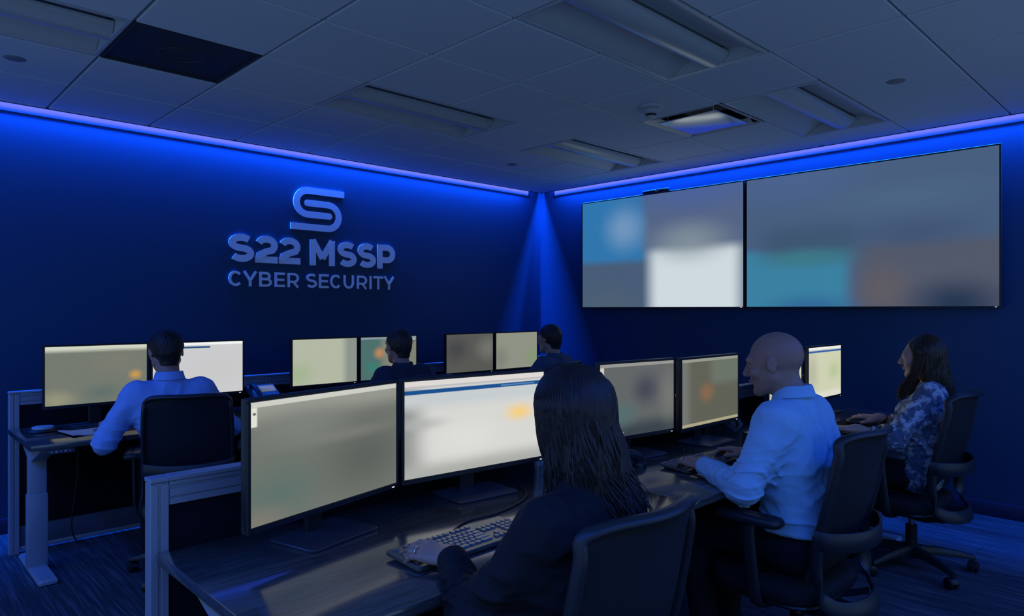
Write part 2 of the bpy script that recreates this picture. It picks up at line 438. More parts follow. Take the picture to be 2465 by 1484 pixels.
# ------------------------------------------------------------------ ceiling fittings
def troffer(label, q):
    x0, x1, y0, y1 = q; cx, cy = (x0 + x1) / 2, (y0 + y1) / 2; L, W = x1 - x0 - 0.012, y1 - y0 - 0.012
    t = thing('ceiling_light', label, 'ceiling light', (cx, cy, H), 0, 'recessed two by four ceiling lights')
    fr = MB()
    for s in (-1, 1):
        fr.box((0, s * (W / 2 - 0.010), 0.006), (L, 0.020, 0.012), 0.002, seg=1)
        fr.box((s * (L / 2 - 0.010), 0, 0.006), (0.020, W - 0.04, 0.012), 0.002, seg=1)
    fr.build('frame', M_fixture, t)
    for s in (-1, 1):                                  # curved reflector wings
        n = 14; V = []; F = []
        for k in range(n + 1):
            u = k / n; y = s * (W / 2 - 0.02 - u * (W / 2 - 0.02 - 0.085)); z = 0.004 + 0.075 * math.sin(u * PI * 0.56) ** 1.3
            V += [(-L / 2 + 0.018, y, z), (L / 2 - 0.018, y, z)]
        for k in range(n): F.append((2 * k, 2 * k + 1, 2 * k + 3, 2 * k + 2))
        V2 = [(v[0], v[1], v[2] + 0.004) for v in V]; o = len(V)
        F2 = [tuple(i + o for i in reversed(f)) for f in F]
        wm = MB(); wm.add(V + V2, F + F2); wm.build('reflector', M_fixture, t, 60)
    ln = MB(); pr = [(0.088 * math.cos(a), 0.062 - 0.062 * math.sin(a)) for a in [PI * k / 18 for k in range(19)]]
    ln.prism([(y, z) for y, z in pr], -L / 2 + 0.019, L / 2 - 0.019, 0)
    ln.build('lens', M_lens, t, 50)
    for s in (-1, 1):                                  # curved end plates
        poly = [(-W / 2 + 0.02, 0.006), (W / 2 - 0.02, 0.006)] + [(y, 0.095) for y in (W / 2 - 0.02, -W / 2 + 0.02)]
        MB().prism(poly, s * (L / 2 - 0.014) - 0.002, s * (L / 2 - 0.014) + 0.002, 0).build('end_plate', M_fixture, t)
    MB().box((0, 0, 0.104), (L, W, 0.006)).build('housing', M_fixture, t)
    return t
troffer('unlit recessed ceiling light above the logo lettering', FIX[0])
troffer('unlit recessed ceiling light beyond the vent, close to the room corner', FIX[1])
troffer('largest unlit recessed ceiling light, overhead in front of the smoke detector', FIX[2])
troffer('unlit recessed ceiling light beside the square vent, over the wall displays', FIX[3])
troffer('unlit recessed ceiling light touching the dark ceiling grille', FIX[4])

x0, x1, y0, y1 = VENT; W = x1 - x0 - 0.012
t = thing('supply_vent', 'square ceiling air vent with a shiny dropped plate', 'air vent', ((x0 + x1) / 2, (y0 + y1) / 2, H))
fr = MB()
for s in (-1, 1):
    fr.prism([(s * W / 2, -0.002), (s * (W / 2 - 0.075), 0.03), (s * (W / 2 - 0.075), 0.034), (s * W / 2, 0.004)], -W / 2 + (0 if s < 0 else 0), W / 2, 0)
for s in (-1, 1):
    fr.prism([(s * W / 2, -0.002), (s * (W / 2 - 0.075), 0.03), (s * (W / 2 - 0.075), 0.034), (s * W / 2, 0.004)], -W / 2 + 0.075, W / 2 - 0.075, 1)
fr.build('frame', M_fixture, t)
pm = MB(); pm.box((0, 0, -0.004), (0.44, 0.44, 0.008), 0.003).build('face_plate', M_plaque, t)
for s in ((-1, -1), (1, -1), (-1, 1), (1, 1)):
    MB().tube([(s[0] * 0.17, s[1] * 0.17, 0.0), (s[0] * 0.19, s[1] * 0.19, 0.10)], 0.004, 6).build('hanger', M_chrome, t)
MB().box((0, 0, 0.104), (W, W, 0.006)).build('plenum_box', M_black, t)
for s, ax in ((-1, 0), (1, 0), (-1, 1), (1, 1)):
    d = (0.004, W - 0.15, 0.07) if ax == 0 else (W - 0.15, 0.004, 0.07); c = (s * (W / 2 - 0.077), 0, 0.066) if ax == 0 else (0, s * (W / 2 - 0.077), 0.066)
    MB().box(c, d).build('collar_side', M_black, t)

x0, x1, y0, y1 = DARK; W = x1 - x0 - 0.012
t = thing('return_grille', 'dark perforated square grille panel in the ceiling', 'ceiling grille', ((x0 + x1) / 2, (y0 + y1) / 2, H))
MB().box((0, 0, 0.012), (W - 0.03, W - 0.03, 0.006)).build('perforated_plate', M_darkgrille, t)
fr = MB()
for s in (-1, 1):
    fr.box((0, s * (W / 2 - 0.008), 0.006), (W, 0.016, 0.012), 0.002, seg=1); fr.box((s * (W / 2 - 0.008), 0, 0.006), (0.016, W - 0.032, 0.012), 0.002, seg=1)
fr.build('frame', M_darkgrille, t)
ring = MB(); ring.tube([(0.105 * math.cos(2 * PI * k / 28), 0.105 * math.sin(2 * PI * k / 28), 0.010) for k in range(28)], 0.006, 6, closed=True)
ring.tube([(0.05 * math.cos(2 * PI * k / 20), 0.05 * math.sin(2 * PI * k / 20), 0.010) for k in range(20)], 0.004, 6, closed=True)
ring.build('neck_ring', M_groove, t)
sq = MB()
for s in (-1, 1):
    sq.box((0, s * 0.15, 0.009), (0.31, 0.008, 0.004)); sq.box((s * 0.15, 0, 0.009), (0.008, 0.29, 0.004))
sq.build('inner_border', M_groove, t)

t = thing('smoke_detector', 'white round smoke detector hanging under the ceiling beside the vent', 'smoke detector', (3.743, 2.57, H))
MB().lathe([(0.001, 0), (0.082, 0), (0.080, -0.012), (0.062, -0.024), (0.001, -0.024)], 28).build('base_plate', M_white, t)
MB().lathe([(0.001, -0.024), (0.052, -0.024), (0.050, -0.036), (0.040, -0.046), (0.001, -0.046)], 28).build('body', M_white, t)
cg = MB()
for k in range(8):
    a = 2 * PI * k / 8; cg.box((0.030 * math.cos(a), 0.030 * math.sin(a), -0.054), (0.008, 0.008, 0.018), 0.002, seg=1)
cg.lathe([(0.001, -0.046), (0.026, -0.046), (0.026, -0.060), (0.001, -0.060)], 20)
cg.build('sensor_cage', M_groove, t)
MB().lathe([(0.001, -0.060), (0.034, -0.060), (0.030, -0.070), (0.014, -0.074), (0.001, -0.074)], 24).build('cap', M_white, t)

def spr(label, x, y):
    t = thing('ceiling_sprinkler', label, 'sprinkler cover', (x, y, H), 0, 'concealed sprinkler covers')
    MB().lathe([(0.001, 0.0), (0.05, 0.0), (0.05, -0.001), (0.047, -0.003), (0.001, -0.003)], 28).build('escutcheon', M_grid, t)
    MB().lathe([(0.001, -0.003), (0.04, -0.003), (0.038, -0.006), (0.001, -0.006)], 28).build('cover_disc', M_grid, t)
spr('round sprinkler cover on the ceiling near the room corner, past the logo', 4.32, 4.457)
spr('round sprinkler cover on the blue-lit ceiling over the floral-bloused woman', 4.33, 1.30)
spr('round sprinkler cover on the ceiling beside the dark grille, over the logo wall end', 0.632, 4.38)

# ------------------------------------------------------------------ wall sign
def stroke(mb, pts, s, ox, oz, sc, sx, depth, round0=False, round1=False):
    """one letter stroke of constant width s (unit cap height 1), standing off the wall"""
    P = [Vector((p[0] * sx, p[1])) for p in pts]; n = len(P); Lf = []; Rt = []
    for i in range(n):
        a = P[i] - P[i - 1] if i > 0 else P[1] - P[0]; b = P[i + 1] - P[i] if i < n - 1 else P[-1] - P[-2]
        a, b = a.normalized(), b.normalized(); nn = Vector((-(a + b).y, (a + b).x)).normalized()
        k = min(1.0 / max(0.3, nn.dot(Vector((-b.y, b.x)))), 1.6)
        Lf.append(P[i] + nn * (s / 2 * k)); Rt.append(P[i] - nn * (s / 2 * k))
    cap0 = []; cap1 = []
    def cap(p, d):
        base = math.atan2(d.y, d.x)
        return [p + Vector((math.cos(base + PI / 2 - PI * k / 8), math.sin(base + PI / 2 - PI * k / 8))) * (s / 2) for k in range(1, 8)]
    if round1: cap1 = cap(P[-1], P[-1] - P[-2])
    if round0: cap0 = cap(P[0], P[0] - P[1])
    if cap1 or cap0:
        poly = Lf + cap1 + list(reversed(Rt)) + cap0
        V = poly; m = len(V)
        tris = None
    yF = YA - depth; yB = YA + 0.001
    def w(p, y): return (ox + p.x * sc, y, oz + p.y * sc)
    base = len(mb.v)
    V = []
    for p, q in zip(Lf, Rt): V += [w(p, yF), w(q, yF), w(p, yB), w(q, yB)]
    F = []
    for i in range(n - 1):
        a, b = 4 * i, 4 * (i + 1)
        F += [(a, a + 1, b + 1, b), (a + 2, b + 2, b + 3, a + 3), (a, b, b + 2, a + 2), (a + 1, a + 3, b + 3, b + 1)]
    if not cap0: F.append((0, 2, 3, 1))
    if not cap1: e = 4 * (n - 1); F.append((e, e + 1, e + 3, e + 2))
    for cp, i in ((cap1, n - 1), (cap0, 0)):
        if not cp: continue
        ring = ([Lf[i]] + cp + [Rt[i]]) if i else ([Rt[i]] + cp + [Lf[i]])
        o = len(V); V += [w(p, yF) for p in ring] + [w(p, yB) for p in ring]; k = len(ring)
        F += [tuple(range(o, o + k)), tuple(reversed(range(o + k, o + 2 * k)))] + [(o + j, o + k + j, o + k + j + 1, o + j + 1) for j in range(k - 1)]
    mb.add(V, F)
def arc(cx, cy, rx, ry, a0, a1, n=22):
    return [(cx + rx * math.cos(math.radians(a0 + (a1 - a0) * k / n)), cy + ry * math.sin(math.radians(a0 + (a1 - a0) * k / n))) for k in range(n + 1)]
def letter(ch, w, s):
    h = s / 2; rx = (w - s) / 2; cx = w / 2
    if ch == 'S':
        ry = (1 - s) / 4; u = arc(cx, 0.5 + ry, rx, ry, 38, 270); d = arc(cx, 0.5 - ry, rx, ry, 90, -146); return [u + d[1:]]
    if ch == '2':
        ry = (1 - s) * 0.30; cy = 1 - h - ry
        return [arc(cx, cy, rx, ry, 160, -20, 18) + [(w - h - 0.10 * w, cy - ry * 0.75), (cx, 0.42), (h + 0.04, h + 0.16), (h, h)], [(0, h), (w, h)]]
    if ch == 'C': return [arc(cx, 0.5, rx * 1.02, (1 - s) / 2, 42, 318, 30)]
    if ch == 'M': return [[(h, 0), (h, 1)], [(w - h, 0), (w - h, 1)], [(h * 0.9, 1 - 0.02), (cx, 0.28)], [(w - h * 0.9, 1 - 0.02), (cx, 0.28)]]
    if ch == 'P': r = 0.33; return [[(h, 0), (h, 1)], [(h, 1 - h), (w - r, 1 - h)] + arc(w - r, 1 - h - (r - h * 0) + 0.0, r - h, r - h + 0.0, 90, -90, 14)[0:] + [(h, 1 - h - 2 * (r - h) - 0.0)]] if False else [[(h, 0), (h, 1)], [(h, 1 - h)] + arc(w * 0.55, (1 - h + 0.36) / 2, w - h - w * 0.55, (1 - h - 0.36) / 2, 90, -90, 14) + [(h, 0.36)]]
    if ch == 'R': return [[(h, 0), (h, 1)], [(h, 1 - h)] + arc(w * 0.52, (1 - h + 0.38) / 2, w - h - w * 0.52, (1 - h - 0.38) / 2, 90, -90, 14) + [(h, 0.38)], [(w * 0.52, 0.38), (w - h * 0.9, 0)]]
    if ch == 'B': return [[(h, 0), (h, 1)], [(h, 1 - h)] + arc(w * 0.5, (1 - h + 0.52) / 2, w * 0.9 - h - w * 0.5, (1 - h - 0.52) / 2, 90, -90, 12) + [(h, 0.52)], [(h, 0.52)] + arc(w * 0.52, (0.52 + h) / 2, w - h - w * 0.52, (0.52 - h) / 2, 90, -90, 12) + [(h, h)]]
    if ch == 'E': return [[(h, 0), (h, 1)], [(h, 1 - h), (w, 1 - h)], [(h, 0.5), (w * 0.92, 0.5)], [(h, h), (w, h)]]
    if ch == 'U': ry = min(rx, 0.42); return [[(h, 1)] + arc(cx, h + ry, rx, ry, 180, 360, 18) + [(w - h, 1)]]
    if ch == 'I': return [[(h, 0), (h, 1)]]
    if ch == 'T': return [[(0, 1 - h), (w, 1 - h)], [(cx, 0), (cx, 1 - h)]]
    if ch == 'Y': return [[(h * 0.8, 1), (cx, 0.40)], [(w - h * 0.8, 1), (cx, 0.40)], [(cx, 0), (cx, 0.46)]]
sign = thing('wall_sign', 'raised metal wall sign reading S22 MSSP CYBER SECURITY with S emblem', 'sign', (2.91, YA, 1.612))
def put(mb, name):
    mb.v = [(v[0] - 2.91, v[1] - YA, v[2] - 1.612) for v in mb.v]
    return mb.build(name, M_logo, sign, 30)
em = MB(); D = 0.012; sw = 0.056
stroke(em, [(0.5, 0.337)] + arc(0.157, 0.236, 0.104, 0.101, 90, 270, 24) + [(0.355, 0.135)], sw, 2.65, 2.098, 1, 1, D, False, True)
stroke(em, [(0.150, 0.232)] + arc(0.343, 0.130, 0.104, 0.102, 90, -90, 24) + [(0.0, 0.028)], sw, 2.65, 2.098, 1, 1, D, True, False)
put(em, 'emblem')
def line(text, spans, z, h, s, dp):
    for ch, (xa, xb) in zip(text, spans):
        lm = MB()
        for i, st in enumerate(letter(ch, (xb - xa) / h, s)): stroke(lm, st, s, xa, z, h, 1, dp - 0.0005 * i)
        put(lm, 'letter')
line('S22MSSP', [(2.139, 2.34), (2.351, 2.538), (2.55, 2.737), (2.825, 3.059), (3.088, 3.276), (3.288, 3.477), (3.494, 3.687)], 1.804, 0.220, 0.245, D)
line('CYBERSECURITY', [(2.139, 2.246), (2.255, 2.365), (2.384, 2.489), (2.512, 2.602), (2.624, 2.725), (2.792, 2.889), (2.909, 3.001), (3.016, 3.123), (3.147, 3.249), (3.28, 3.384), (3.411, 3.433), (3.453, 3.554), (3.564, 3.677)], 1.612, 0.120, 0.165, D)
# ------------------------------------------------------------------ wall displays
def tv(label, yc, smat, w=1.84, z0=1.44, z1=2.555):
    t = thing('wall_display', label, 'wall display', (XB, yc, (z0 + z1) / 2)); h = z1 - z0
    MB().box((-0.045, 0, 0), (0.05, w, h), 0.006).build('housing', M_black, t)
    bz = MB(); b = 0.012
    for s in (-1, 1):
        bz.box((-0.072, 0, s * (h / 2 - b / 2)), (0.006, w, b), 0.002, seg=1); bz.box((-0.072, s * (w / 2 - b / 2), 0), (0.006, b, h - 2 * b), 0.002, seg=1)
    bz.build('bezel', M_black, t)
    y0, y1, zz = -(w / 2 - b), w / 2 - b, h / 2 - b
    # local x/z of the picture run along -y / z: build it facing -x
    sc = MB(); sc.add([(0, y1, -zz), (0, y0, -zz), (0, y0, zz), (0, y1, zz)], [(0, 1, 2, 3)])
    so = sc.build('screen', smat, t); so.location = (-0.0712, 0, 0)
    MB().box((-0.011, 0, 0), (0.02, 0.6, 0.4)).build('wall_mount', M_chrome, t)
    MB().box((-0.0765, -(w / 2 - 0.03), -(h / 2 - 0.006)), (0.003, 0.012, 0.004)).build('power_light', M_whiteled, t)
    return t
M_whiteled = emit_mat('white_led', (1, 1, 1, 1), 1.0)
def tv_mat(name, base, boxes, blobs):
    # Generated x is degenerate on this plane: use y (reversed) as u
    m = bpy.data.materials.new(name); t = NT(m)
    tc = t.n('ShaderNodeTexCoord'); sp = t.n('ShaderNodeSeparateXYZ'); t.l(tc.outputs['Generated'], sp.inputs[0])
    x, z = t.math('SUBTRACT', 1.0, sp.outputs[1]), sp.outputs[2]; cur = rgb(*base)
    for u0, v0, u1, v1, c, s in boxes:
        f = t.math('MULTIPLY', t.math('MULTIPLY', t.step(x, u0 - s, u0 + s), t.step(x, u1 + s, u1 - s)), t.math('MULTIPLY', t.step(z, v0 - s, v0 + s), t.step(z, v1 + s, v1 - s)))
        cur = t.mix(f, cur, rgb(*c))
    for u, v, ru, rv, c, a in blobs:
        dx = t.math('DIVIDE', t.math('SUBTRACT', x, u), ru); dz = t.math('DIVIDE', t.math('SUBTRACT', z, v), rv)
        d = t.math('SQRT', t.math('ADD', t.math('MULTIPLY', dx, dx), t.math('MULTIPLY', dz, dz)))
        cur = t.mix(t.math('MULTIPLY', t.step(d, 1.0, 0.0), a), cur, rgb(*c))
    t.bsdf((0.004, 0.004, 0.004, 1), 0.35, 0.2, 0, None, emit=cur, estr=1.0)
    return m
tvA = tv_mat('display_picture_blue_white', (72, 92, 118),
    [(-0.1, 0.42, 0.44, 1.1, (48, 118, 172), 0.05), (0.44, 0.5, 1.1, 1.1, (84, 100, 132), 0.06), (0.47, -0.1, 0.985, 0.50, (206, 217, 223), 0.06)],
    [(0.30, 0.72, 0.2, 0.3, (116, 152, 190), 0.9), (0.70, 0.56, 0.34, 0.26, (134, 148, 156), 0.8), (0.75, 1.0, 0.6, 0.3, (70, 96, 160), 0.7), (0.2, 0.0, 0.3, 0.25, (80, 98, 112), 0.7)])
tvB = tv_mat('display_picture_teal_grey', (72, 94, 126),
    [(-0.1, -0.1, 0.46, 0.43, (58, 128, 160), 0.05), (0.5, -0.1, 1.1, 0.44, (82, 88, 104), 0.06), (0.08, 0.36, 0.5, 0.60, (62, 86, 112), 0.1)],
    [(0.28, 0.36, 0.3, 0.12, (60, 122, 134), 0.8), (0.3, 0.0, 0.3, 0.14, (46, 98, 148), 0.8), (0.60, 0.12, 0.16, 0.26, (98, 92, 96), 0.8),
     (0.86, 0.02, 0.25, 0.24, (32, 50, 78), 0.95), (0.7, 0.75, 0.5, 0.16, (78, 104, 134), 0.6), (0.72, 0.5, 0.34, 0.16, (62, 80, 112), 0.7), (0.2, 0.95, 0.5, 0.3, (76, 100, 150), 0.6)])
tv('large wall display nearer the room corner, with a bright white lower quarter', 3.803, tvA)
tv('large wall display with a teal lower quarter, away from the room corner', 1.953, tvB)
t = thing('web_camera', 'small black camera with shiny lens on top of the wall display near the corner', 'camera', (XB - 0.06, 3.80, 2.556))
MB().box((0, 0, 0.018), (0.035, 0.30, 0.030), 0.012, seg=3).build('body', M_black, t)
MB().lathe([(0.001, 0), (0.016, 0), (0.016, 0.008), (0.011, 0.012), (0.001, 0.013)], 20, Matrix.Translation((-0.017, -0.02, 0.018)) @ Matrix.Rotation(-PI / 2, 4, 'Y')).build('lens', M_chrome, t)
MB().box((0.0, 0, 0.0015), (0.05, 0.1, 0.003), 0.001).build('clip', M_black, t)

# ------------------------------------------------------------------ desks and partitions
DT = 0.74
def make_desk(label, x0, x1, y0, y1, panel_x=None, group='sit-stand desks in two rows', inset=0.085):
    cx, cy = (x0 + x1) / 2, (y0 + y1) / 2; w, d = x1 - x0 - 0.004, y1 - y0
    t = thing('desk', label, 'desk', (cx, cy, 0), 0, group)
    MB().box((0, 0, DT - 0.015), (w, d, 0.030), 0.003).build('tabletop', M_desk, t, 30)
    for s in (-1, 1):
        x = s * (w / 2 - (0.085 if s < 0 else inset))
        lg = MB(); lg.box((x, 0.02, 0.35), (0.085, 0.055, 0.62), 0.006); lg.box((x, 0.02, 0.22), (0.095, 0.066, 0.40), 0.006)
        lo = lg.build('leg', M_deskleg, t)
        fm = MB(); fm.loft([rrect(x, 0.0, 0.006, 0.088, d * 0.86, 0.012), rrect(x, 0.0, 0.020, 0.088, d * 0.86, 0.012), rrect(x, 0.0, 0.030, 0.074, d * 0.83, 0.012)])
        fm.build('foot', M_deskleg, lo)
        am = MB(); y_ = 0.02
        am.prism([(y_ - d * 0.42, DT - 0.031), (y_ + d * 0.40, DT - 0.031), (y_ + d * 0.40, DT - 0.05), (y_ + 0.05, DT - 0.135), (y_ - 0.05, DT - 0.135), (y_ - d * 0.42, DT - 0.05)], x - 0.035, x + 0.035, 0)
        am.build('support_arm', M_deskleg, lo)
        gl = MB()
        for q in (-1, 1): gl.lathe([(0.001, 0), (0.02, 0), (0.02, 0.006), (0.001, 0.006)], 16, Matrix.Translation((x, q * d * 0.38, 0)))
        gl.build('glide', M_black, lo)
    MB().box((0, 0.02, DT - 0.056), (w - 0.25, 0.05, 0.04), 0.004).build('crossbar', M_deskleg, t)
    if panel_x is not None:
        p = MB(); p.box((panel_x - cx, -d / 2 + 0.035, DT - 0.045), (0.125, 0.05, 0.026), 0.004); po = p.build('height_control', M_phonebody, t)
        for k in range(5):
            MB().box((panel_x - cx - 0.042 + 0.02 * k, -d / 2 + 0.009, DT - 0.045), (0.010, 0.003, 0.005 + 0.004 * (k % 2)), 0.001).build('button', M_white, po)
    return t
FY0, FY1 = 1.312, 2.088
BY0, BY1 = 4.165, 4.842
FX = [0.628, 2.178, 3.61, 5.04]; BX = [0.665, 2.20, 3.735, 5.27]
make_desk('dark wood desk in the front, with the big keyboard of the black-blazer woman', FX[0], FX[1], FY0, FY1)
make_desk('dark wood desk where the bald man in the light shirt types', FX[1], FX[2], FY0, FY1)
make_desk('dark wood desk under the floral-bloused woman\'s hands, nearest the display wall', FX[2], FX[3], FY0, FY1, inset=0.40)
make_desk('dark wood desk with visible grey leg and control panel, below the logo wall', BX[0], BX[1], BY0, BY1, 0.80)
make_desk('dark wood desk of the dark-jacketed man in the middle of the logo wall row', BX[1], BX[2], BY0, BY1)
make_desk('dark wood desk in the room corner, in front of the navy-shirted man', BX[2], BX[3], BY0, BY1)

M_kick = mat('kick_panel_paint', (0.10, 0.11, 0.14), 0.5, 0.4, 0, 20, 0.04)
def partition(label, x0, x1, y, posts=(1, 1), z1=0.95):
    cx = (x0 + x1) / 2; w = x1 - x0 - 0.002
    t = thing('desk_partition', label, 'partition', (cx, y, 0), 0, 'framed partitions behind the desk rows')
    a = -w / 2 + (0.052 if posts[0] else 0); b = w / 2 - (0.052 if posts[1] else 0); L = b - a; m = (a + b) / 2
    for s, on in ((-1, posts[0]), (1, posts[1])):
        if not on: continue
        x = s * (w / 2 - 0.026); pm = MB()
        pm.box((x, 0, (z1 - 0.014) / 2 + 0.0), (0.050, 0.042, z1 - 0.014), 0.002, seg=1)
        for f in (-1, 1):
            pm.box((x - 0.014, f * 0.0235, (z1 - 0.02) / 2), (0.020, 0.005, z1 - 0.02), 0.001, seg=1); pm.box((x + 0.014, f * 0.0235, (z1 - 0.02) / 2), (0.020, 0.005, z1 - 0.02), 0.001, seg=1)
        po = pm.build('post', M_alu, t)
        MB().box((x, 0, z1 - 0.0065), (0.052, 0.054, 0.013), 0.002, seg=1).build('post_cap', M_alu, po)
    MB().box((m, 0, z1 - 0.0065), (L, 0.054, 0.013), 0.002, seg=1).build('top_cap', M_alu, t)
    rl = MB(); rl.box((m, 0, z1 - 0.0475), (L, 0.036, 0.067))
    for z, h in ((z1 - 0.020, 0.012), (z1 - 0.047, 0.022), (z1 - 0.072, 0.018)):
        for f in (-1, 1): rl.box((m, f * 0.0205, z), (L, 0.006, h), 0.001, seg=1)
    rl.build('top_rail', M_alu, t)
    MB().box((m, 0, (z1 - 0.081 + 0.16) / 2), (L, 0.030, z1 - 0.081 - 0.16), 0.003).build('fabric_panel', M_panel, t)
    MB().box((m, 0, 0.0995), (L, 0.016, 0.121), 0.001).build('kick_panel', M_kick, t)
    MB().box((m, 0, 0.028), (L, 0.03, 0.022), 0.002).build('bottom_rail', M_alu, t)
    return t
PF, PB = 2.120, 4.905
partition('partition frame with grey post beside the front desk end', FX[0] - 0.016, FX[1], PF, (1, 0))
partition('partition behind the bald man\'s monitors', FX[1], FX[2], PF, (1, 0))
partition('partition behind the floral-bloused woman\'s monitors', FX[2], FX[3] + 0.02, PF, (1, 1))
partition('partition frame with tall end post under the wide empty part of the logo wall', BX[0] + 0.01, BX[1], PB, (1, 0))
partition('partition with blue-lit top rail behind the desk phone and dark-jacketed man', BX[1], BX[2], PB, (1, 0))
partition('partition in the room corner behind the navy-shirted man\'s monitors', BX[2], BX[3], PB, (1, 1))

# ------------------------------------------------------------------ monitors
def monitor(label, x, y, rz, w, smat, z0=0.825, z1=1.19, tilt=0.0, base=(0.27, 0.20), group='desktop monitors'):
    t = thing('monitor', label, 'monitor', (x, y, DT + 0.0005), math.radians(rz), group)
    h = z1 - z0; zc = (z0 + z1) / 2 - DT; b = 0.011; bb_ = 0.018
    fm = MB(); fm.box((0, 0.017, zc), (w, 0.026, h), 0.005); fm.box((0, 0.04, zc - 0.01), (w * 0.62, 0.03, h * 0.6), 0.012)
    fm.build('housing', M_black, t)
    bz = MB()
    bz.box((0, 0.001, zc + h / 2 - b / 2), (w, 0.008, b), 0.002, seg=1); bz.box((0, 0.001, zc - h / 2 + bb_ / 2), (w, 0.008, bb_), 0.002, seg=1)
    for s in (-1, 1): bz.box((s * (w / 2 - b / 2), 0.001, zc + (bb_ - b) / 2), (b, 0.008, h - b - bb_), 0.002, seg=1)
    bz.build('bezel', M_black, t)
    xx = w / 2 - b; zl, zh = zc - h / 2 + bb_, zc + h / 2 - b
    sc = MB(); sc.add([(-xx, 0.0005, zl), (xx, 0.0005, zl), (xx, 0.0005, zh), (-xx, 0.0005, zh)], [(0, 1, 2, 3)]); sc.build('screen', smat, t)
    MB().box((w / 2 - 0.03, -0.0035, zc - h / 2 + 0.007), (0.010, 0.002, 0.003)).build('power_light', M_whiteled, t)
    MB().strap([(0, 0.085, 0.006), (0, 0.083, 0.10), (0, 0.070, zc)], 0.065, 0.018, up=(1, 0, 0)).build('stand_neck', M_black, t)
    MB().loft([rrect(0, 0.03, z, base[0] - e, base[1] - e, 0.018) for z, e in ((0, 0.004), (0.006, 0), (0.009, 0.004))]).build('stand_base', M_stand, t)
    return t
wt = (228, 228, 222); bar = (22, 78, 140)
S1 = screen_mat('screen_grey_green', (112, 116, 108), [(-0.1, 0.84, 1.1, 1.1, (150, 152, 142), 0.1)],
    [(0.16, 0.22, 0.42, 0.4, (94, 113, 106), 0.9), (0.04, 0.0, 0.28, 0.22, (126, 123, 112), 0.9), (0.75, 0.35, 0.5, 0.5, (92, 96, 90), 0.9), (0.3, 0.75, 0.5, 0.25, (126, 132, 124), 0.8), (0.62, 0.60, 0.6, 0.10, (128, 130, 124), 0.6)],
    [(-0.1, 0.955, 1.1, 1.1, (205, 206, 196), 0.004), (-0.1, 0.80, 0.035, 0.955, (226, 226, 214), 0.006), (0.012, 0.895, 0.028, 0.915, (90, 92, 90), 0.004)])
S2 = screen_mat('screen_bright_white', (214, 214, 209), [(-0.1, -0.1, 0.10, 1.1, (150, 152, 150), 0.10), (-0.1, -0.1, 1.1, 0.12, (172, 173, 168), 0.10), (-0.1, 0.72, 1.1, 0.9, (198, 204, 206), 0.08)],
    [(0.80, 0.56, 0.17, 0.15, (250, 206, 104), 0.85), (0.40, 0.35, 0.4, 0.3, (224, 223, 218), 0.8), (0.10, 0.55, 0.26, 0.10, (176, 178, 176), 0.8)],
    [(-0.1, 0.945, 1.1, 1.1, (222, 216, 212), 0.004), (-0.1, 0.925, 1.1, 0.945, (190, 188, 190), 0.004), (-0.1, 0.862, 1.1, 0.905, bar, 0.005), (0.66, 0.876, 0.92, 0.890, (90, 135, 185), 0.006)])
S3 = screen_mat('screen_mixed_grey', (98, 101, 100), [(-0.1, -0.1, 1.1, 0.18, (58, 66, 74), 0.12)],
    [(0.60, 0.62, 0.28, 0.34, (66, 66, 82), 0.9), (0.26, 0.30, 0.34, 0.28, (82, 110, 110), 0.9), (0.95, 0.5, 0.24, 0.6, (118, 121, 116), 0.8)],
    [(-0.1, 0.955, 1.1, 1.1, (150, 150, 146), 0.004), (-0.1, 0.80, 0.05, 0.955, (206, 206, 198), 0.006), (0.05, 0.02, 0.30, 0.06, (170, 175, 170), 0.006)])
S4 = screen_mat('screen_olive_grey', (96, 97, 84), [(-0.1, -0.1, 0.12, 1.1, (116, 118, 112), 0.08), (0.5, 0.6, 1.1, 1.1, (108, 116, 104), 0.1)],
    [(0.42, 0.48, 0.2, 0.22, (140, 104, 74), 0.9)], [(-0.1, 0.0, 1.1, 0.045, (172, 166, 134), 0.006), (-0.1, 0.955, 1.1, 1.1, (150, 152, 140), 0.004)])
S5 = screen_mat('screen_pale_yellow', (206, 209, 178), [(-0.1, -0.1, 1.1, 0.12, (222, 220, 204), 0.06)], [(0.78, 0.5, 0.3, 0.3, (182, 198, 152), 0.9), (0.1, 0.5, 0.3, 0.6, (172, 174, 152), 0.7)],
    [(-0.1, 0.95, 1.1, 1.1, (238, 238, 232), 0.004), (-0.1, 0.895, 1.1, 0.93, (44, 92, 168), 0.005), (-0.1, 0.93, 1.1, 0.95, (190, 192, 180), 0.004)])
S6 = screen_mat('screen_khaki', (116, 122, 110), [(-0.1, 0.92, 1.1, 1.1, (208, 212, 194), 0.05)],
    [(0.88, 0.46, 0.10, 0.13, (206, 156, 70), 0.95), (0.10, 0.08, 0.28, 0.26, (152, 151, 124), 0.9), (0.55, 0.18, 0.3, 0.24, (96, 112, 106), 0.9), (0.85, 0.06, 0.18, 0.14, (150, 110, 96), 0.7), (0.7, 0.7, 0.4, 0.3, (126, 124, 114), 0.8)])
S7 = screen_mat('screen_white_lilac', (204, 204, 206), [], [(0.7, 0.5, 0.6, 0.6, (198, 198, 198), 0.6)],
    [(-0.1, 0.95, 1.1, 1.1, (240, 244, 242), 0.004), (0.0, 0.89, 0.62, 0.925, (40, 84, 124), 0.005)])
S8 = screen_mat('screen_pale_green', (178, 184, 163), [(0.80, -0.1, 1.1, 1.1, (140, 148, 138), 0.08)], [(0.1, 0.25, 0.3, 0.4, (160, 180, 140), 0.8)])
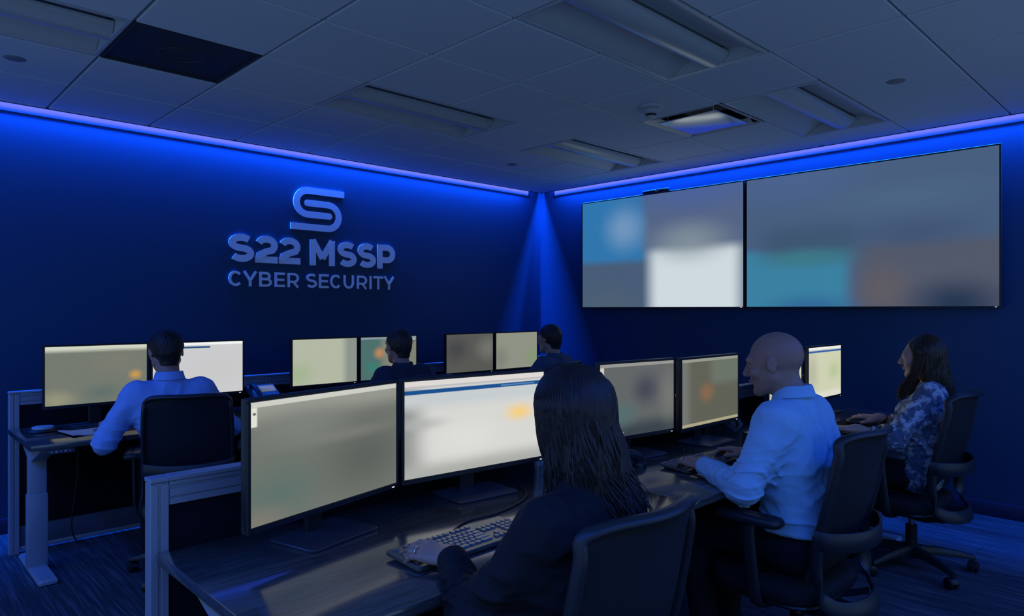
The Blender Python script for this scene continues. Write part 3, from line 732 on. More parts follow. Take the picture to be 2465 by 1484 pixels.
S9 = screen_mat('screen_teal_grey', (124, 129, 115), [(-0.1, -0.1, 0.36, 1.1, (78, 112, 108), 0.08)], [(0.32, 0.62, 0.14, 0.2, (196, 138, 86), 0.9), (0.2, 0.3, 0.2, 0.2, (50, 128, 116), 0.8)],
    [(-0.1, 0.95, 1.1, 1.1, (134, 150, 160), 0.004), (0.4, 0.88, 1.1, 0.91, (92, 108, 116), 0.005), (0.93, 0.905, 0.985, 0.95, (170, 176, 170), 0.004)])
S10 = screen_mat('screen_dim_grey', (88, 89, 84), [], [(0.2, 0.6, 0.4, 0.5, (66, 66, 72), 0.8), (0.9, 0.6, 0.4, 0.5, (118, 120, 112), 0.8)])
S11 = screen_mat('screen_soft_green', (142, 146, 132), [], [(0.9, 0.3, 0.3, 0.4, (130, 150, 112), 0.8), (0.1, 0.3, 0.3, 0.5, (122, 124, 114), 0.7)])
monitor('monitor with a dull grey-green screen, on the front desk end', 1.046 + 0.01, 1.872, 14, 0.60, S1)
monitor('bright white monitor with a blue menu bar, facing the woman in the black blazer', 1.690, 1.917, -5, 0.66, S2)
monitor('mixed grey monitor on the bald man\'s desk, just past the black-blazer woman\'s hair', 2.675, 1.905, -6.5, 0.53, S3)
monitor('olive grey monitor with an orange patch, in front of the bald man', 3.215, 1.835, 0, 0.58, S4)
monitor('pale monitor mostly hidden behind the bald man\'s head', 4.125, 1.85, 4, 0.55, S5)
monitor('pale yellow monitor with a blue bar, alone between bald man and floral-bloused woman', 4.70, 1.84, 0, 0.56, S5)
monitor('khaki monitor with an orange patch, beside the blue-shirted man\'s raised arm', 1.070, 4.62, 0, 0.55, S6, 0.86, 1.225)
monitor('bright white monitor past the blue-shirted man\'s head, with a dark title bar', 1.650, 4.62, 0, 0.585, S7, 0.86, 1.225)
monitor('pale green monitor under the logo, before the dark-jacketed man\'s face', 2.555, 4.62, 0, 0.545, S8, 0.86, 1.22)
monitor('monitor half hidden behind the dark-jacketed man\'s head, with a teal strip', 3.115, 4.62, 0, 0.545, S9, 0.86, 1.22)
monitor('dim grey monitor on the corner desk, further from the navy-shirted man', 3.965, 4.62, 0, 0.56, S10, 0.86, 1.22)
monitor('soft grey-green monitor right in front of the navy-shirted man', 4.545, 4.62, 0, 0.56, S11, 0.86, 1.22)

# ------------------------------------------------------------------ keyboards, mice, phones and small things
def make_keyboard(label, loc, rz):
    t = thing('keyboard', label, 'keyboard', loc, rz, 'black office keyboards')
    W, D = 0.445, 0.152
    body = MB(); tl = Matrix.Rotation(math.radians(3.5), 4, 'X')
    body.loft([rrect(0, 0, z, W - e, D - e, 0.010) for z, e in ((0.006, 0.010), (0.010, 0.0), (0.018, 0.0), (0.021, 0.006))], tl)
    body.build('case', M_kbody, t)
    u = 0.01905
    keys = []
    x0 = -W / 2 + 0.012 + u / 2; ys = [0.058, 0.0310, 0.0120, -0.0070, -0.0260, -0.0450]
    for k in (0, 2, 3, 4, 5, 6.5, 7.5, 8.5, 9.5, 11, 12, 13, 14): keys.append((x0 + k * u, ys[0], 1))
    for k in range(13): keys.append((x0 + k * u, ys[1], 1))
    keys.append((x0 + 13.5 * u, ys[1], 2))
    keys.append((x0 + 0.25 * u, ys[2], 1.5))
    for k in range(12): keys.append((x0 + (1.5 + k) * u, ys[2], 1))
    keys.append((x0 + 13.75 * u, ys[2], 1.5)); keys.append((x0 + 0.375 * u, ys[3], 1.75))
    for k in range(11): keys.append((x0 + (1.75 + k) * u, ys[3], 1))
    keys.append((x0 + 13.375 * u, ys[3], 2.25)); keys.append((x0 + 0.625 * u, ys[4], 2.25))
    for k in range(10): keys.append((x0 + (2.25 + k) * u, ys[4], 1))
    keys.append((x0 + 13.125 * u, ys[4], 2.75))
    for c, w in ((0.125, 1.25), (1.375, 1.25), (2.625, 1.25), (6.375, 6.25), (10.125, 1.25), (11.375, 1.25), (13.125, 2.25)): keys.append((x0 + c * u, ys[5], w))
    xn = x0 + 15.35 * u
    for r in (1, 2):
        for k in range(3): keys.append((xn + k * u, ys[r], 1))
    keys.append((xn + u, ys[4], 1))
    for k in range(3): keys.append((xn + k * u, ys[5], 1))
    xp = x0 + 18.7 * u
    for r in range(1, 6):
        for k in range(4):
            if len(keys) < 100: keys.append((xp + k * u, ys[r], 1))
    for x, y, w in keys:
        a, b = w * u - 0.0015, u - 0.0015
        km = MB(); km.loft([rrect(x, y, 0.0195, a, b, 0.002, 2), rrect(x, y, 0.0215, a, b, 0.002, 2), rrect(x, y + 0.0004, 0.0252, a - 0.0042, b - 0.0046, 0.002, 2)], tl)
        km.build('key', M_key, t, 30)
    ft = MB()
    for s in (-1, 1):
        ft.box((s * 0.18, 0.062, 0.006), (0.03, 0.012, 0.012), 0.001, seg=1); ft.box((s * 0.18, -0.060, 0.0015), (0.03, 0.012, 0.006), 0.001, seg=1)
    ft.build('foot', M_kbody, t)
    return t
kb = make_keyboard('black keyboard under the black-blazer woman\'s ringed hand', (1.290, 1.535, DT), math.radians(2))
dup(kb, (2.745, 1.605, DT), math.radians(-4), 'black keyboard under both hands of the bald man')

def mouse(label, loc, rz):
    t = thing('computer_mouse', label, 'mouse', loc, rz)
    MB().loft([rrect(0, 0, 0.0, 0.056, 0.098, 0.026), rrect(0, 0, 0.010, 0.062, 0.106, 0.029), rrect(0, -0.004, 0.024, 0.054, 0.090, 0.026), rrect(0, -0.010, 0.033, 0.034, 0.060, 0.016), rrect(0, -0.012, 0.035, 0.014, 0.03, 0.006)]).build('shell', M_black, t, 60)
    MB().lathe([(0.001, -0.004), (0.009, -0.004), (0.009, 0.004), (0.001, 0.004)], 16, Matrix.Translation((0, 0.030, 0.024)) @ Matrix.Rotation(PI / 2, 4, 'Y')).build('scroll_wheel', M_stand, t)
    return t
mouse('black mouse under the floral-bloused woman\'s hand', (4.35, 1.53, DT + 0.004), 0.2)
t = thing('mouse_pad', 'thin dark mouse pad under the floral-bloused woman\'s hand', 'mouse pad', (4.36, 1.54, DT))
MB().loft([rrect(0, 0, z, 0.24, 0.20, 0.02) for z in (0.0003, 0.003)]).build('pad', M_panel, t)

def phone(label, loc, rz, sc=1.0):
    t = thing('desk_phone', label, 'phone', loc, rz, 'black desk phones')
    tl = Matrix.Translation((0, 0.03, 0.083)) @ Matrix.Rotation(math.radians(38), 4, 'X')
    b = MB(); b.loft([rrect(0, 0, z, 0.21, 0.20, 0.012) for z in (-0.016, 0.010)], tl); b.build('case', M_phonebody, t)
    MB().prism([(-0.055, 0.0), (0.105, 0.0), (0.105, 0.125), (0.07, 0.105)], -0.07, 0.07, 0).build('stand', M_black, t)
    MB().box((0.035, 0.055, 0.0115), (0.120, 0.060, 0.003), 0.002, tl).build('display', M_phonescreen, t)
    for r in range(4):
        for k in range(3):
            MB().box((0.0 + 0.030 * k, -0.005 - 0.021 * r, 0.0125), (0.022, 0.014, 0.005), 0.002, tl, 1).build('button', M_phonekey, t)
    hs = MB(); P = [tl @ Vector(p) for p in ((-0.078, -0.09, 0.024), (-0.078, -0.06, 0.040), (-0.078, 0, 0.046), (-0.078, 0.06, 0.040), (-0.078, 0.09, 0.024))]
    hs.tube(smoothpath(P, 5), [0.020 - 0.006 * math.sin(PI * k / 20) for k in range(21)], 10, up=(1, 0, 0)); hs.build('handset', M_black, t)
    return t
M_phonescreen = screen_mat('phone_display', (96, 104, 118), [(0.0, 0.0, 0.06, 1.1, (60, 80, 110), 0.02)])
phone('desk phone with lit buttons beside the bald man\'s chest, past his monitor', (3.60, 1.93, DT), 0.35)
phone('desk phone with grey display behind the blue-shirted man, against the partition', (2.13, 4.66, DT), 0.15)

# handset and cable by the bald man's monitor
t = thing('telephone_handset', 'black curved handset resting on the desk under the mixed grey monitor', 'handset', (2.40, 1.80, DT))
t.rotation_euler = (0, 0, math.radians(-20))
hs = MB(); pth = smoothpath([(-0.10, 0, 0.022), (-0.075, 0, 0.050), (0, 0, 0.066), (0.075, 0, 0.050), (0.10, 0, 0.022)], 6)
hs.tube(pth, [0.020 + 0.004 * abs(math.cos(PI * k / (len(pth) - 1))) for k in range(len(pth))], 12, up=(0, 1, 0))
for s in (-1, 1): hs.lathe([(0.001, 0.001), (0.028, 0.001), (0.028, 0.018), (0.016, 0.030), (0.001, 0.032)], 18, Matrix.Translation((s * 0.098, 0, 0)))
hs.build('grip', M_black, t, 60)

def cable(label, pts, r=0.0035):
    o = MB().tube(smoothpath(pts, 7), r, 8).build('cable', M_cable); tag(o, label, 'cable'); return o
cable('black cable curving across the desk behind the black-blazer woman\'s keyboard', [(1.34, 1.62, DT + 0.018), (1.36, 1.66, DT + 0.004), (1.45, 1.70, DT + 0.004), (1.60, 1.70, DT + 0.004), (1.80, 1.78, DT + 0.004), (1.93, 1.99, DT + 0.004)])
cable('thin cable looping below the mixed grey monitor beside the handset', [(2.57, 1.795, DT + 0.013), (2.72, 1.735, DT + 0.004), (2.85, 1.77, DT + 0.004), (2.95, 1.86, DT + 0.0155), (2.98, 1.99, DT + 0.004)], 0.003)
cable('thin cable across the blue-shirted man\'s desk, below the khaki monitor', [(0.90, 4.66, DT + 0.02), (0.99, 4.67, DT + 0.014), (1.10, 4.70, DT + 0.014), (1.24, 4.74, DT + 0.006), (1.30, 4.80, DT + 0.006)], 0.0025)
cable('thin cable hanging under the blue-shirted man\'s desk down to the floor', [(1.02, 4.855, 0.66), (1.01, 4.85, 0.4), (0.98, 4.84, 0.12), (1.02, 4.83, 0.006), (1.1, 4.80, 0.004)], 0.004)

t = thing('water_bottle', 'pale blue bottle on the front desk, half hidden by the black-blazer woman\'s shoulder', 'bottle', (1.965, 1.80, DT))
MB().lathe([(0.001, 0), (0.030, 0), (0.032, 0.006), (0.032, 0.10), (0.026, 0.125), (0.013, 0.145), (0.013, 0.150), (0.001, 0.150)], 24).build('bottle_body', mat('pale_blue_plastic', (0.20, 0.36, 0.48), 0.25, 0.5, 0, 10, 0.03), t)
MB().lathe([(0.001, 0.150), (0.0155, 0.150), (0.0155, 0.168), (0.001, 0.168)], 20).build('cap', M_white, t)
t = thing('headset', 'black headset lying on the front desk beside the pale blue bottle', 'headset', (1.90, 1.70, DT), 0.5)
hb = MB(); hb.tube([(0.075 * math.cos(a), 0.0, 0.030 + 0.085 * math.sin(a)) for a in [PI * k / 20 for k in range(21)]], 0.005, 8, 0.009, up=(0, 1, 0)); hb.build('headband', M_black, t)
for s in (-1, 1): MB().lathe([(0.001, -0.012), (0.032, -0.012), (0.034, 0), (0.028, 0.012), (0.001, 0.012)], 20, Matrix.Translation((s * 0.072, 0, 0.0345)) @ Matrix.Rotation(PI / 2, 4, 'Y')).build('ear_cup', M_chairplastic, t)

t = thing('speakerphone', 'round dark puck with pale top, on the blue-shirted man\'s desk by the partition post', 'speakerphone', (0.80, 4.64, DT))
MB().lathe([(0.001, 0), (0.085, 0), (0.090, 0.006), (0.080, 0.016), (0.001, 0.018)], 32).build('base', M_black, t)
MB().lathe([(0.001, 0.018), (0.055, 0.0165), (0.052, 0.026), (0.001, 0.030)], 28).build('top', mat('pale_grey_plastic', (0.42, 0.45, 0.48), 0.35, 0.5, 0, 10, 0.03), t)
t = thing('notebook', 'open thin notebook with curled white edge beside the blue-shirted man\'s elbow', 'notebook', (1.00, 4.42, DT), math.radians(8))
nb = MB(); n = 16; V = []; F = []
for k in range(n + 1):
    u = k / n; z = 0.004 + 0.010 * math.exp(-((u - 0.02) / 0.16) ** 2) + 0.016 * max(0, u - 0.75)
    for y, dz in ((-0.11, 0.0), (0.11, 0.0)):
        V += [(-0.14 + 0.28 * u, y, z), (-0.14 + 0.28 * u, y, max(0.001, z - 0.004))]
for k in range(n):
    a, b = 4 * k, 4 * k + 4
    F += [(a, b, b + 2, a + 2), (a + 1, a + 3, b + 3, b + 1), (a, a + 1, b + 1, b), (a + 2, b + 2, b + 3, a + 3)]
F += [(0, 2, 3, 1), (4 * n, 4 * n + 1, 4 * n + 3, 4 * n + 2)]
nb.add(V, F); nb.build('pages', M_paper, t)
MB().box((0, 0, 0.0005), (0.29, 0.226, 0.001)).build('cover', M_panel, t)
t = thing('pen', 'white pen on the open notebook beside the blue-shirted man\'s hand', 'pen', (1.05, 4.41, DT + 0.0125), math.radians(25))
MB().tube([(-0.07, 0, 0), (0.055, 0, 0), (0.070, 0, 0)], [0.005, 0.005, 0.001], 10).build('barrel', M_white, t)
MB().box((-0.055, 0, 0.007), (0.03, 0.003, 0.002)).build('clip', M_chrome, t)

# ------------------------------------------------------------------ task chairs
def make_chair(label, loc, rz):
    t = thing('task_chair', label, 'chair', loc, rz, 'black mesh-back task chairs')
    hub = MB(); hub.lathe([(0.001, 0.062), (0.048, 0.062), (0.052, 0.085), (0.046, 0.125), (0.034, 0.135), (0.001, 0.135)], 24); hub.build('base_hub', M_chairplastic, t)
    for k in range(5):
        a = 2 * PI * k / 5 + 0.35; d = Vector((math.cos(a), math.sin(a), 0)); s_ = Vector((-d.y, d.x, 0))
        rings = []
        for r, w, z, h in ((0.030, 0.060, 0.100, 0.052), (0.12, 0.050, 0.100, 0.042), (0.22, 0.040, 0.090, 0.034), (0.295, 0.034, 0.078, 0.026), (0.318, 0.026, 0.074, 0.020)):
            p = d * r + Vector((0, 0, z))
            rings.append([p + s_ * (w / 2 * x) + Vector((0, 0, h / 2 * y)) for x, y in ((-1, -0.8), (-0.7, -1), (0.7, -1), (1, -0.8), (1, 0.3), (0.55, 1), (-0.55, 1), (-1, 0.3))])
        arm = MB().loft(rings).build('base_arm', M_chairplastic, t, 50)
        cp = d * 0.305 + d.cross(Vector((0, 0, 1))) * 0.012; yaw = a + 0.5 + 0.9 * k
        R = Matrix.Translation((cp.x, cp.y, 0.030)) @ Matrix.Rotation(yaw, 4, 'Z') @ Matrix.Rotation(PI / 2, 4, 'X')
        cw = MB()
        for s in (-1, 1): cw.lathe([(0.001, -0.009), (0.024, -0.009), (0.029, -0.005), (0.029, 0.005), (0.024, 0.009), (0.001, 0.009)], 20, R @ Matrix.Translation((0, 0, s * 0.015)))
        co = cw.build('caster', M_black, t, 50)
        cs = MB(); cs.tube([(d.x * 0.305, d.y * 0.305, 0.066), (cp.x, cp.y, 0.040)], 0.009, 8)
        hd = [(0.031 * math.cos(q), 0.031 * math.sin(q), z) for q in [PI * 0.05 + PI * 0.9 * j / 10 for j in range(11)] for z in (0,)]
        cs.loft([[(x * 1.0, y, z) for x, y, _ in hd] + [(x * 0.8, y * 0.8, z) for x, y, _ in reversed(hd)] for z in (-0.012, 0.012)], R)
        cs.build('caster_hood', M_black, co)
    MB().lathe([(0.001, 0.06), (0.029, 0.06), (0.029, 0.235), (0.025, 0.240), (0.001, 0.240)], 20).build('column_sleeve', M_black, t)
    MB().lathe([(0.001, 0.235), (0.014, 0.235), (0.014, 0.315), (0.001, 0.315)], 16).build('gas_lift', M_chrome, t)
    me = MB(); me.box((0, -0.01, 0.312), (0.17, 0.26, 0.045), 0.012); me.box((0, -0.13, 0.305), (0.11, 0.10, 0.035), 0.010); me.build('tilt_mechanism', M_black, t)
    MB().tube([(0.07, 0.05, 0.315), (0.20, 0.06, 0.318), (0.245, 0.06, 0.312)], [0.006, 0.006, 0.011], 8, 0.006).build('lever', M_black, t)
    MB().loft([rrect(0, 0.06, z, 0.47 - e, 0.43 - e, 0.10) for z, e in ((0.322, 0.10), (0.333, 0.02), (0.345, 0.0), (0.352, 0.006))]).build('seat_pan', M_chairplastic, t, 50)
    MB().loft([rrect(0, 0.06 + f, z, 0.50 - e, 0.45 - e, 0.12, 7) for z, e, f in ((0.352, 0.02, 0), (0.368, 0.0, 0), (0.400, 0.0, 0), (0.416, 0.018, 0), (0.424, 0.06, 0), (0.427, 0.14, 0), (0.426, 0.30, -0.02))]).build('seat', M_chairfabric, t, 70)
    # back: side rails + top rail as one frame, concave mesh
    def yb(z): return -0.118 - 0.136 * (z - 0.45) / 0.5 - 0.012 * math.sin(PI * min(1, max(0, (z - 0.40) / 0.5)))
    def xw(z): return 0.184 + 0.026 * math.sin(PI * min(1, max(0, (z - 0.30) / 0.62)) * 0.75)
    def ydep(u): return -0.050 * (1 - u * u)
    left = [(-xw(z), yb(z) + 0.012 * max(0, (z - 0.90) / 0.08), z) for z in (0.560, 0.64, 0.72, 0.80, 0.87, 0.92)]
    top = [(-xw(0.95) + 0.006, yb(0.95) + 0.014, 0.958), (-xw(0.97) + 0.035, yb(0.975) - 0.006, 0.981)] + [(u * (xw(0.98) - 0.03), yb(0.98) + ydep(u), 0.988) for u in (-0.6, -0.3, 0, 0.3, 0.6)]
    P = left + top + [(-x, y, z) for x, y, z in (top[1], top[0])] + [(-x, y, z) for x, y, z in reversed(left)]
    P = smoothpath(P, 4); fr = MB(); n = len(P)
    fr.tube(P, 0.012, 10, 0.019, up=(0, 1, 0.15)); fr.build('back_frame', M_chairplastic, t, 60)
    nu, nv = 18, 22; V = []; F = []
    for th in (0.0, 0.006):
        for j in range(nv + 1):
            z = 0.445 + (0.980 - 0.445) * j / nv
            for i in range(nu + 1):
                u = -1 + 2 * i / nu; k = 1 - max(0, (z - 0.935) / 0.045) ** 2 * 0.13
                V.append((u * (xw(z) - 0.004) * k, yb(z) + ydep(u) * min(1, 0.25 + (z - 0.5) / 0.3) + th, z))
    m = (nu + 1) * (nv + 1)
    for j in range(nv):
        for i in range(nu):
            a = j * (nu + 1) + i; q = (a, a + 1, a + nu + 2, a + nu + 1); F.append(q); F.append(tuple(x + m for x in reversed(q)))
    rim = [i for i in range(nu)] ; 
    for i in range(nu): F.append((i + 1, i, i + m, i + m + 1)); a = nv * (nu + 1) + i; F.append((a, a + 1, a + 1 + m, a + m))
    for j in range(nv): a = j * (nu + 1); F.append((a, a + nu + 1, a + nu + 1 + m, a + m)); b = a + nu; F.append((b + nu + 1, b, b + m, b + nu + 1 + m))
    mm = MB(); mm.add(V, F); mm.build('mesh_back', M_mesh, t, 60)
    # lumbar band
    lb = smoothpath([(-0.220, -0.162, 0.612), (-0.200, -0.222, 0.608), (-0.10, -0.270, 0.602), (0, -0.282, 0.600), (0.10, -0.270, 0.602), (0.200, -0.222, 0.608), (0.220, -0.162, 0.612)], 5)
    MB().strap(lb, 0.070, 0.011).build('lumbar_band', M_chairplastic, t, 50)
    # lower loop: uprights that run down and meet in a broad curved strap behind the seat
    side = [(0.212, -0.176, 0.62), (0.212, -0.168, 0.54), (0.210, -0.170, 0.46), (0.196, -0.186, 0.395), (0.162, -0.218, 0.362)]
    lp = [(-x, y, z) for x, y, z in side] + [(-0.10, -0.256, 0.350), (0, -0.270, 0.346), (0.10, -0.256, 0.350)] + list(reversed(side))
    sp_ = smoothpath(lp, 5); k = len(sp_)
    lo = MB(); lo.tube(sp_, 0.010, 10, [0.022 + 0.012 * math.sin(PI * i / (k - 1)) ** 2 for i in range(k)], up=(0, 1, 0.0) if False else (0, 0.35, 1))
    lo.build('lower_loop', M_chairplastic, t, 60)
    for s in (-1, 1):
        jm = MB(); jm.tube(smoothpath([(s * 0.150, -0.206, 0.344), (s * 0.138, -0.14, 0.318), (s * 0.11, -0.08, 0.306), (s * 0.07, 0.0, 0.306)], 5), 0.022, 10, 0.012); jm.build('back_support', M_chairplastic, t, 60)
        ap = MB(); ap.tube(smoothpath([(s * 0.12, 0.03, 0.322), (s * 0.215, 0.03, 0.322), (s * 0.262, 0.035, 0.350), (s * 0.274, 0.045, 0.45), (s * 0.278, 0.055, 0.56), (s * 0.278, 0.06, 0.638)], 6), 0.026, 10, 0.012, up=(1, 0, 0.4)); ap.build('arm_post', M_chairplastic, t, 60)
        pd = MB(); pd.loft([rrect(s * 0.278, 0.055, z, 0.085 - e, 0.26 - e, 0.03, 6) for z, e in ((0.640, 0.016), (0.648, 0.0), (0.662, 0.0), (0.671, 0.010), (0.674, 0.03))]); pd.build('arm_pad', M_chairfabric if False else M_chairplastic, t, 60)
    return t
CH = make_chair('black task chair under the woman in the black blazer, its back filling the lower foreground', (1.27, 1.145, 0), math.radians(0))
dup(CH, (2.69, 1.16, 0), math.radians(-2), 'black task chair the bald man in the light shirt sits on')
dup(CH, (4.24, 1.195, 0), math.radians(-3), 'black task chair of the floral-bloused woman, its star base in full view')
dup(CH, (1.355, 3.925, 0), math.radians(-22), 'black task chair whose wide back covers the blue-shirted man')
dup(CH, (2.80, 3.90, 0), math.radians(-6), 'black task chair under the dark-jacketed man, hidden behind the front monitors')
dup(CH, (4.27, 4.03, 0), math.radians(14), 'black task chair of the navy-shirted man, only its top edge showing')
# ------------------------------------------------------------------ implicit-surface modelling for the people
def A_(*v): return np.array(v, dtype=np.float64)
class Sdf:
    def __init__(s): s.p = []; s.disp = None; s.cuts = []
    def cap(s, a, b, ra, rb=None, k=0.02, neg=False):
        a, b = A_(*a), A_(*b); rb = ra if rb is None else rb; r = max(ra, rb)
        s.p.append(('c', np.minimum(a, b) - r, np.maximum(a, b) + r, k, neg, (a, b, ra, rb))); return s
    def ell(s, c, r, k=0.02, R=None, neg=False):
        c, r = A_(*c), A_(*r); m = float(r.max())
        s.p.append(('e', c - m, c + m, k, neg, (c, r, None if R is None else np.array(R)))); return s
    def eval(s, P, m):
        d = np.full(len(P), 9.0)
        for kind, lo, hi, k, neg, q in s.p:
            mm = m + k
            ix = np.nonzero((P[:, 0] > lo[0] - mm) & (P[:, 0] < hi[0] + mm) & (P[:, 1] > lo[1] - mm) & (P[:, 1] < hi[1] + mm) & (P[:, 2] > lo[2] - mm) & (P[:, 2] < hi[2] + mm))[0]
            if len(ix) == 0: continue
            X = P[ix]
            if kind == 'c':
                a, b, ra, rb = q; ab = b - a; L = ab @ ab
                t = np.clip(((X - a) @ ab) / max(L, 1e-12), 0, 1)
                dd = np.linalg.norm(X - a - t[:, None] * ab, axis=1) - (ra + (rb - ra) * t)
            else:
                c, r, R = q; Y = X - c
                if R is not None: Y = Y @ R
                k0 = np.linalg.norm(Y / r, axis=1); k1 = np.linalg.norm(Y / (r * r), axis=1)
                dd = k0 * (k0 - 1) / np.maximum(k1, 1e-9)
            o = d[ix]
            if neg:
                h = np.maximum(k - np.abs(o + dd), 0) / k; d[ix] = np.maximum(o, -dd) + h * h * k / 4
            else:
                h = np.maximum(k - np.abs(o - dd), 0) / k; d[ix] = np.minimum(o, dd) - h * h * k / 4
        if s.disp is not None:
            near = np.nonzero(np.abs(d) < 0.08)[0]
            if len(near): d[near] += s.disp(P[near])
        for n, p0 in s.cuts:
            d = np.maximum(d, (P - A_(*p0)) @ A_(*n))
        return d
    def mesh(s, h):
        lo = np.min([q[1] for q in s.p], axis=0) - 3 * h; hi = np.max([q[2] for q in s.p], axis=0) + 3 * h
        B = 6; nb = np.ceil((hi - lo) / (h * B)).astype(int) + 1
        g = np.stack(np.meshgrid(*[np.arange(n) for n in nb], indexing='ij'), -1).reshape(-1, 3)
        cen = lo + (g + 0.5) * B * h - 0.5 * h
        half = B * h * 0.88
        dc = s.eval(cen, half * 1.6 + 0.03)
        act = np.abs(dc) < half * 1.35 + 0.012
        D = np.repeat(np.repeat(np.repeat(np.where(dc < 0, -1.0, 1.0).reshape(nb).astype(np.float32), B, 0), B, 1), B, 2)
        ga = g[act]; off = np.stack(np.meshgrid(*[np.arange(B)] * 3, indexing='ij'), -1).reshape(-1, 3)
        for i in range(0, len(ga), 4000):
            ii = (ga[i:i + 4000, None, :] * B + off[None]).reshape(-1, 3)
            D[ii[:, 0], ii[:, 1], ii[:, 2]] = s.eval(lo + ii * h, 0.03)
        S = D < 0; n = D.shape
        anyc = np.zeros((n[0] - 1, n[1] - 1, n[2] - 1), bool); allc = np.ones_like(anyc)
        for a in (0, 1):
            for b in (0, 1):
                for c in (0, 1):
                    q = S[a:n[0] - 1 + a, b:n[1] - 1 + b, c:n[2] - 1 + c]; anyc |= q; allc &= q
        cells = np.argwhere(anyc & ~allc)
        val = {}
        for a in (0, 1):
            for b in (0, 1):
                for c in (0, 1): val[a, b, c] = D[cells[:, 0] + a, cells[:, 1] + b, cells[:, 2] + c]
        acc = np.zeros((len(cells), 3)); cnt = np.zeros(len(cells))
        corners = [(a, b, c) for a in (0, 1) for b in (0, 1) for c in (0, 1)]
        for p in corners:
            for ax in range(3):
                if p[ax]: continue
                q = list(p); q[ax] = 1; q = tuple(q); u, v = val[p], val[q]; msk = (u < 0) != (v < 0)
                t = np.where(msk, u / np.where(np.abs(u - v) < 1e-9, 1, u - v), 0)
                pt = np.tile(A_(*p), (len(cells), 1)); pt[:, ax] += t
                acc += pt * msk[:, None]; cnt += msk
        V = lo + (cells + acc / np.maximum(cnt, 1)[:, None]) * h
        strides = A_((n[1] - 1) * (n[2] - 1), n[2] - 1, 1).astype(np.int64); ids = cells @ strides  # sorted
        F = []
        for ax in range(3):
            o1, o2 = [(1, 2), (2, 0), (0, 1)][ax]
            sl = [slice(None)] * 3; sl2 = [slice(None)] * 3; sl[ax] = slice(0, n[ax] - 1); sl2[ax] = slice(1, n[ax])
            a_, b_ = S[tuple(sl)], S[tuple(sl2)]; E = np.argwhere(a_ != b_); inside = a_[E[:, 0], E[:, 1], E[:, 2]]
            ok = (E[:, o1] > 0) & (E[:, o2] > 0) & (E[:, o1] < n[o1] - 1) & (E[:, o2] < n[o2] - 1); E = E[ok]; inside = inside[ok]
            q = []
            for d1, d2 in ((1, 1), (0, 1), (0, 0), (1, 0)):
                e = E.copy(); e[:, o1] -= d1; e[:, o2] -= d2; q.append(np.searchsorted(ids, e @ strides))
            q = np.stack(q, 1); q[~inside] = q[~inside][:, ::-1]; F.append(q)
        F = np.concatenate(F)
        # pull the vertices onto the surface
        e = h * 0.3
        for _ in range(2):
            d0 = s.eval(V, 0.03); gx = np.stack([s.eval(V + np.eye(3)[i] * e, 0.03) - d0 for i in range(3)], 1) / e
            nn = (gx * gx).sum(1); st = np.clip(d0 / np.maximum(nn, 0.3), -h * 0.6, h * 0.6); V = V - gx * st[:, None]
        return V, F
def make_mesh(name, V, F, m, parent=None):
    me = bpy.data.meshes.new(name)
    me.vertices.add(len(V)); me.vertices.foreach_set('co', V.astype(np.float32).ravel())
    me.loops.add(len(F) * 4); me.loops.foreach_set('vertex_index', F.astype(np.int32).ravel())
    me.polygons.add(len(F)); me.polygons.foreach_set('loop_start', np.arange(0, len(F) * 4, 4, dtype=np.int32))
    me.update(calc_edges=True); me.polygons.foreach_set('use_smooth', np.ones(len(F), bool)); me.validate()
    me.materials.append(m); o = bpy.data.objects.new(name, me); C.objects.link(o)
    if parent is not None: o.parent = parent; o.matrix_parent_inverse = Matrix.Translation(-Vector(parent.location))
    return o
def sines(seed, f, n=7, aniso=(1, 1, 1)):
    r = np.random.RandomState(seed); K = r.normal(size=(n, 3)) * A_(*aniso); K *= (f * 2 * PI) / np.linalg.norm(K, axis=1)[:, None] * r.uniform(0.6, 1.4, (n, 1)); ph = r.uniform(0, 6.28, n)
    return lambda P: np.sin(P @ K.T + ph).sum(1) / n ** 0.5
def vn(v): v = A_(*v); return v / np.linalg.norm(v)
UP = A_(0, 0, 1)

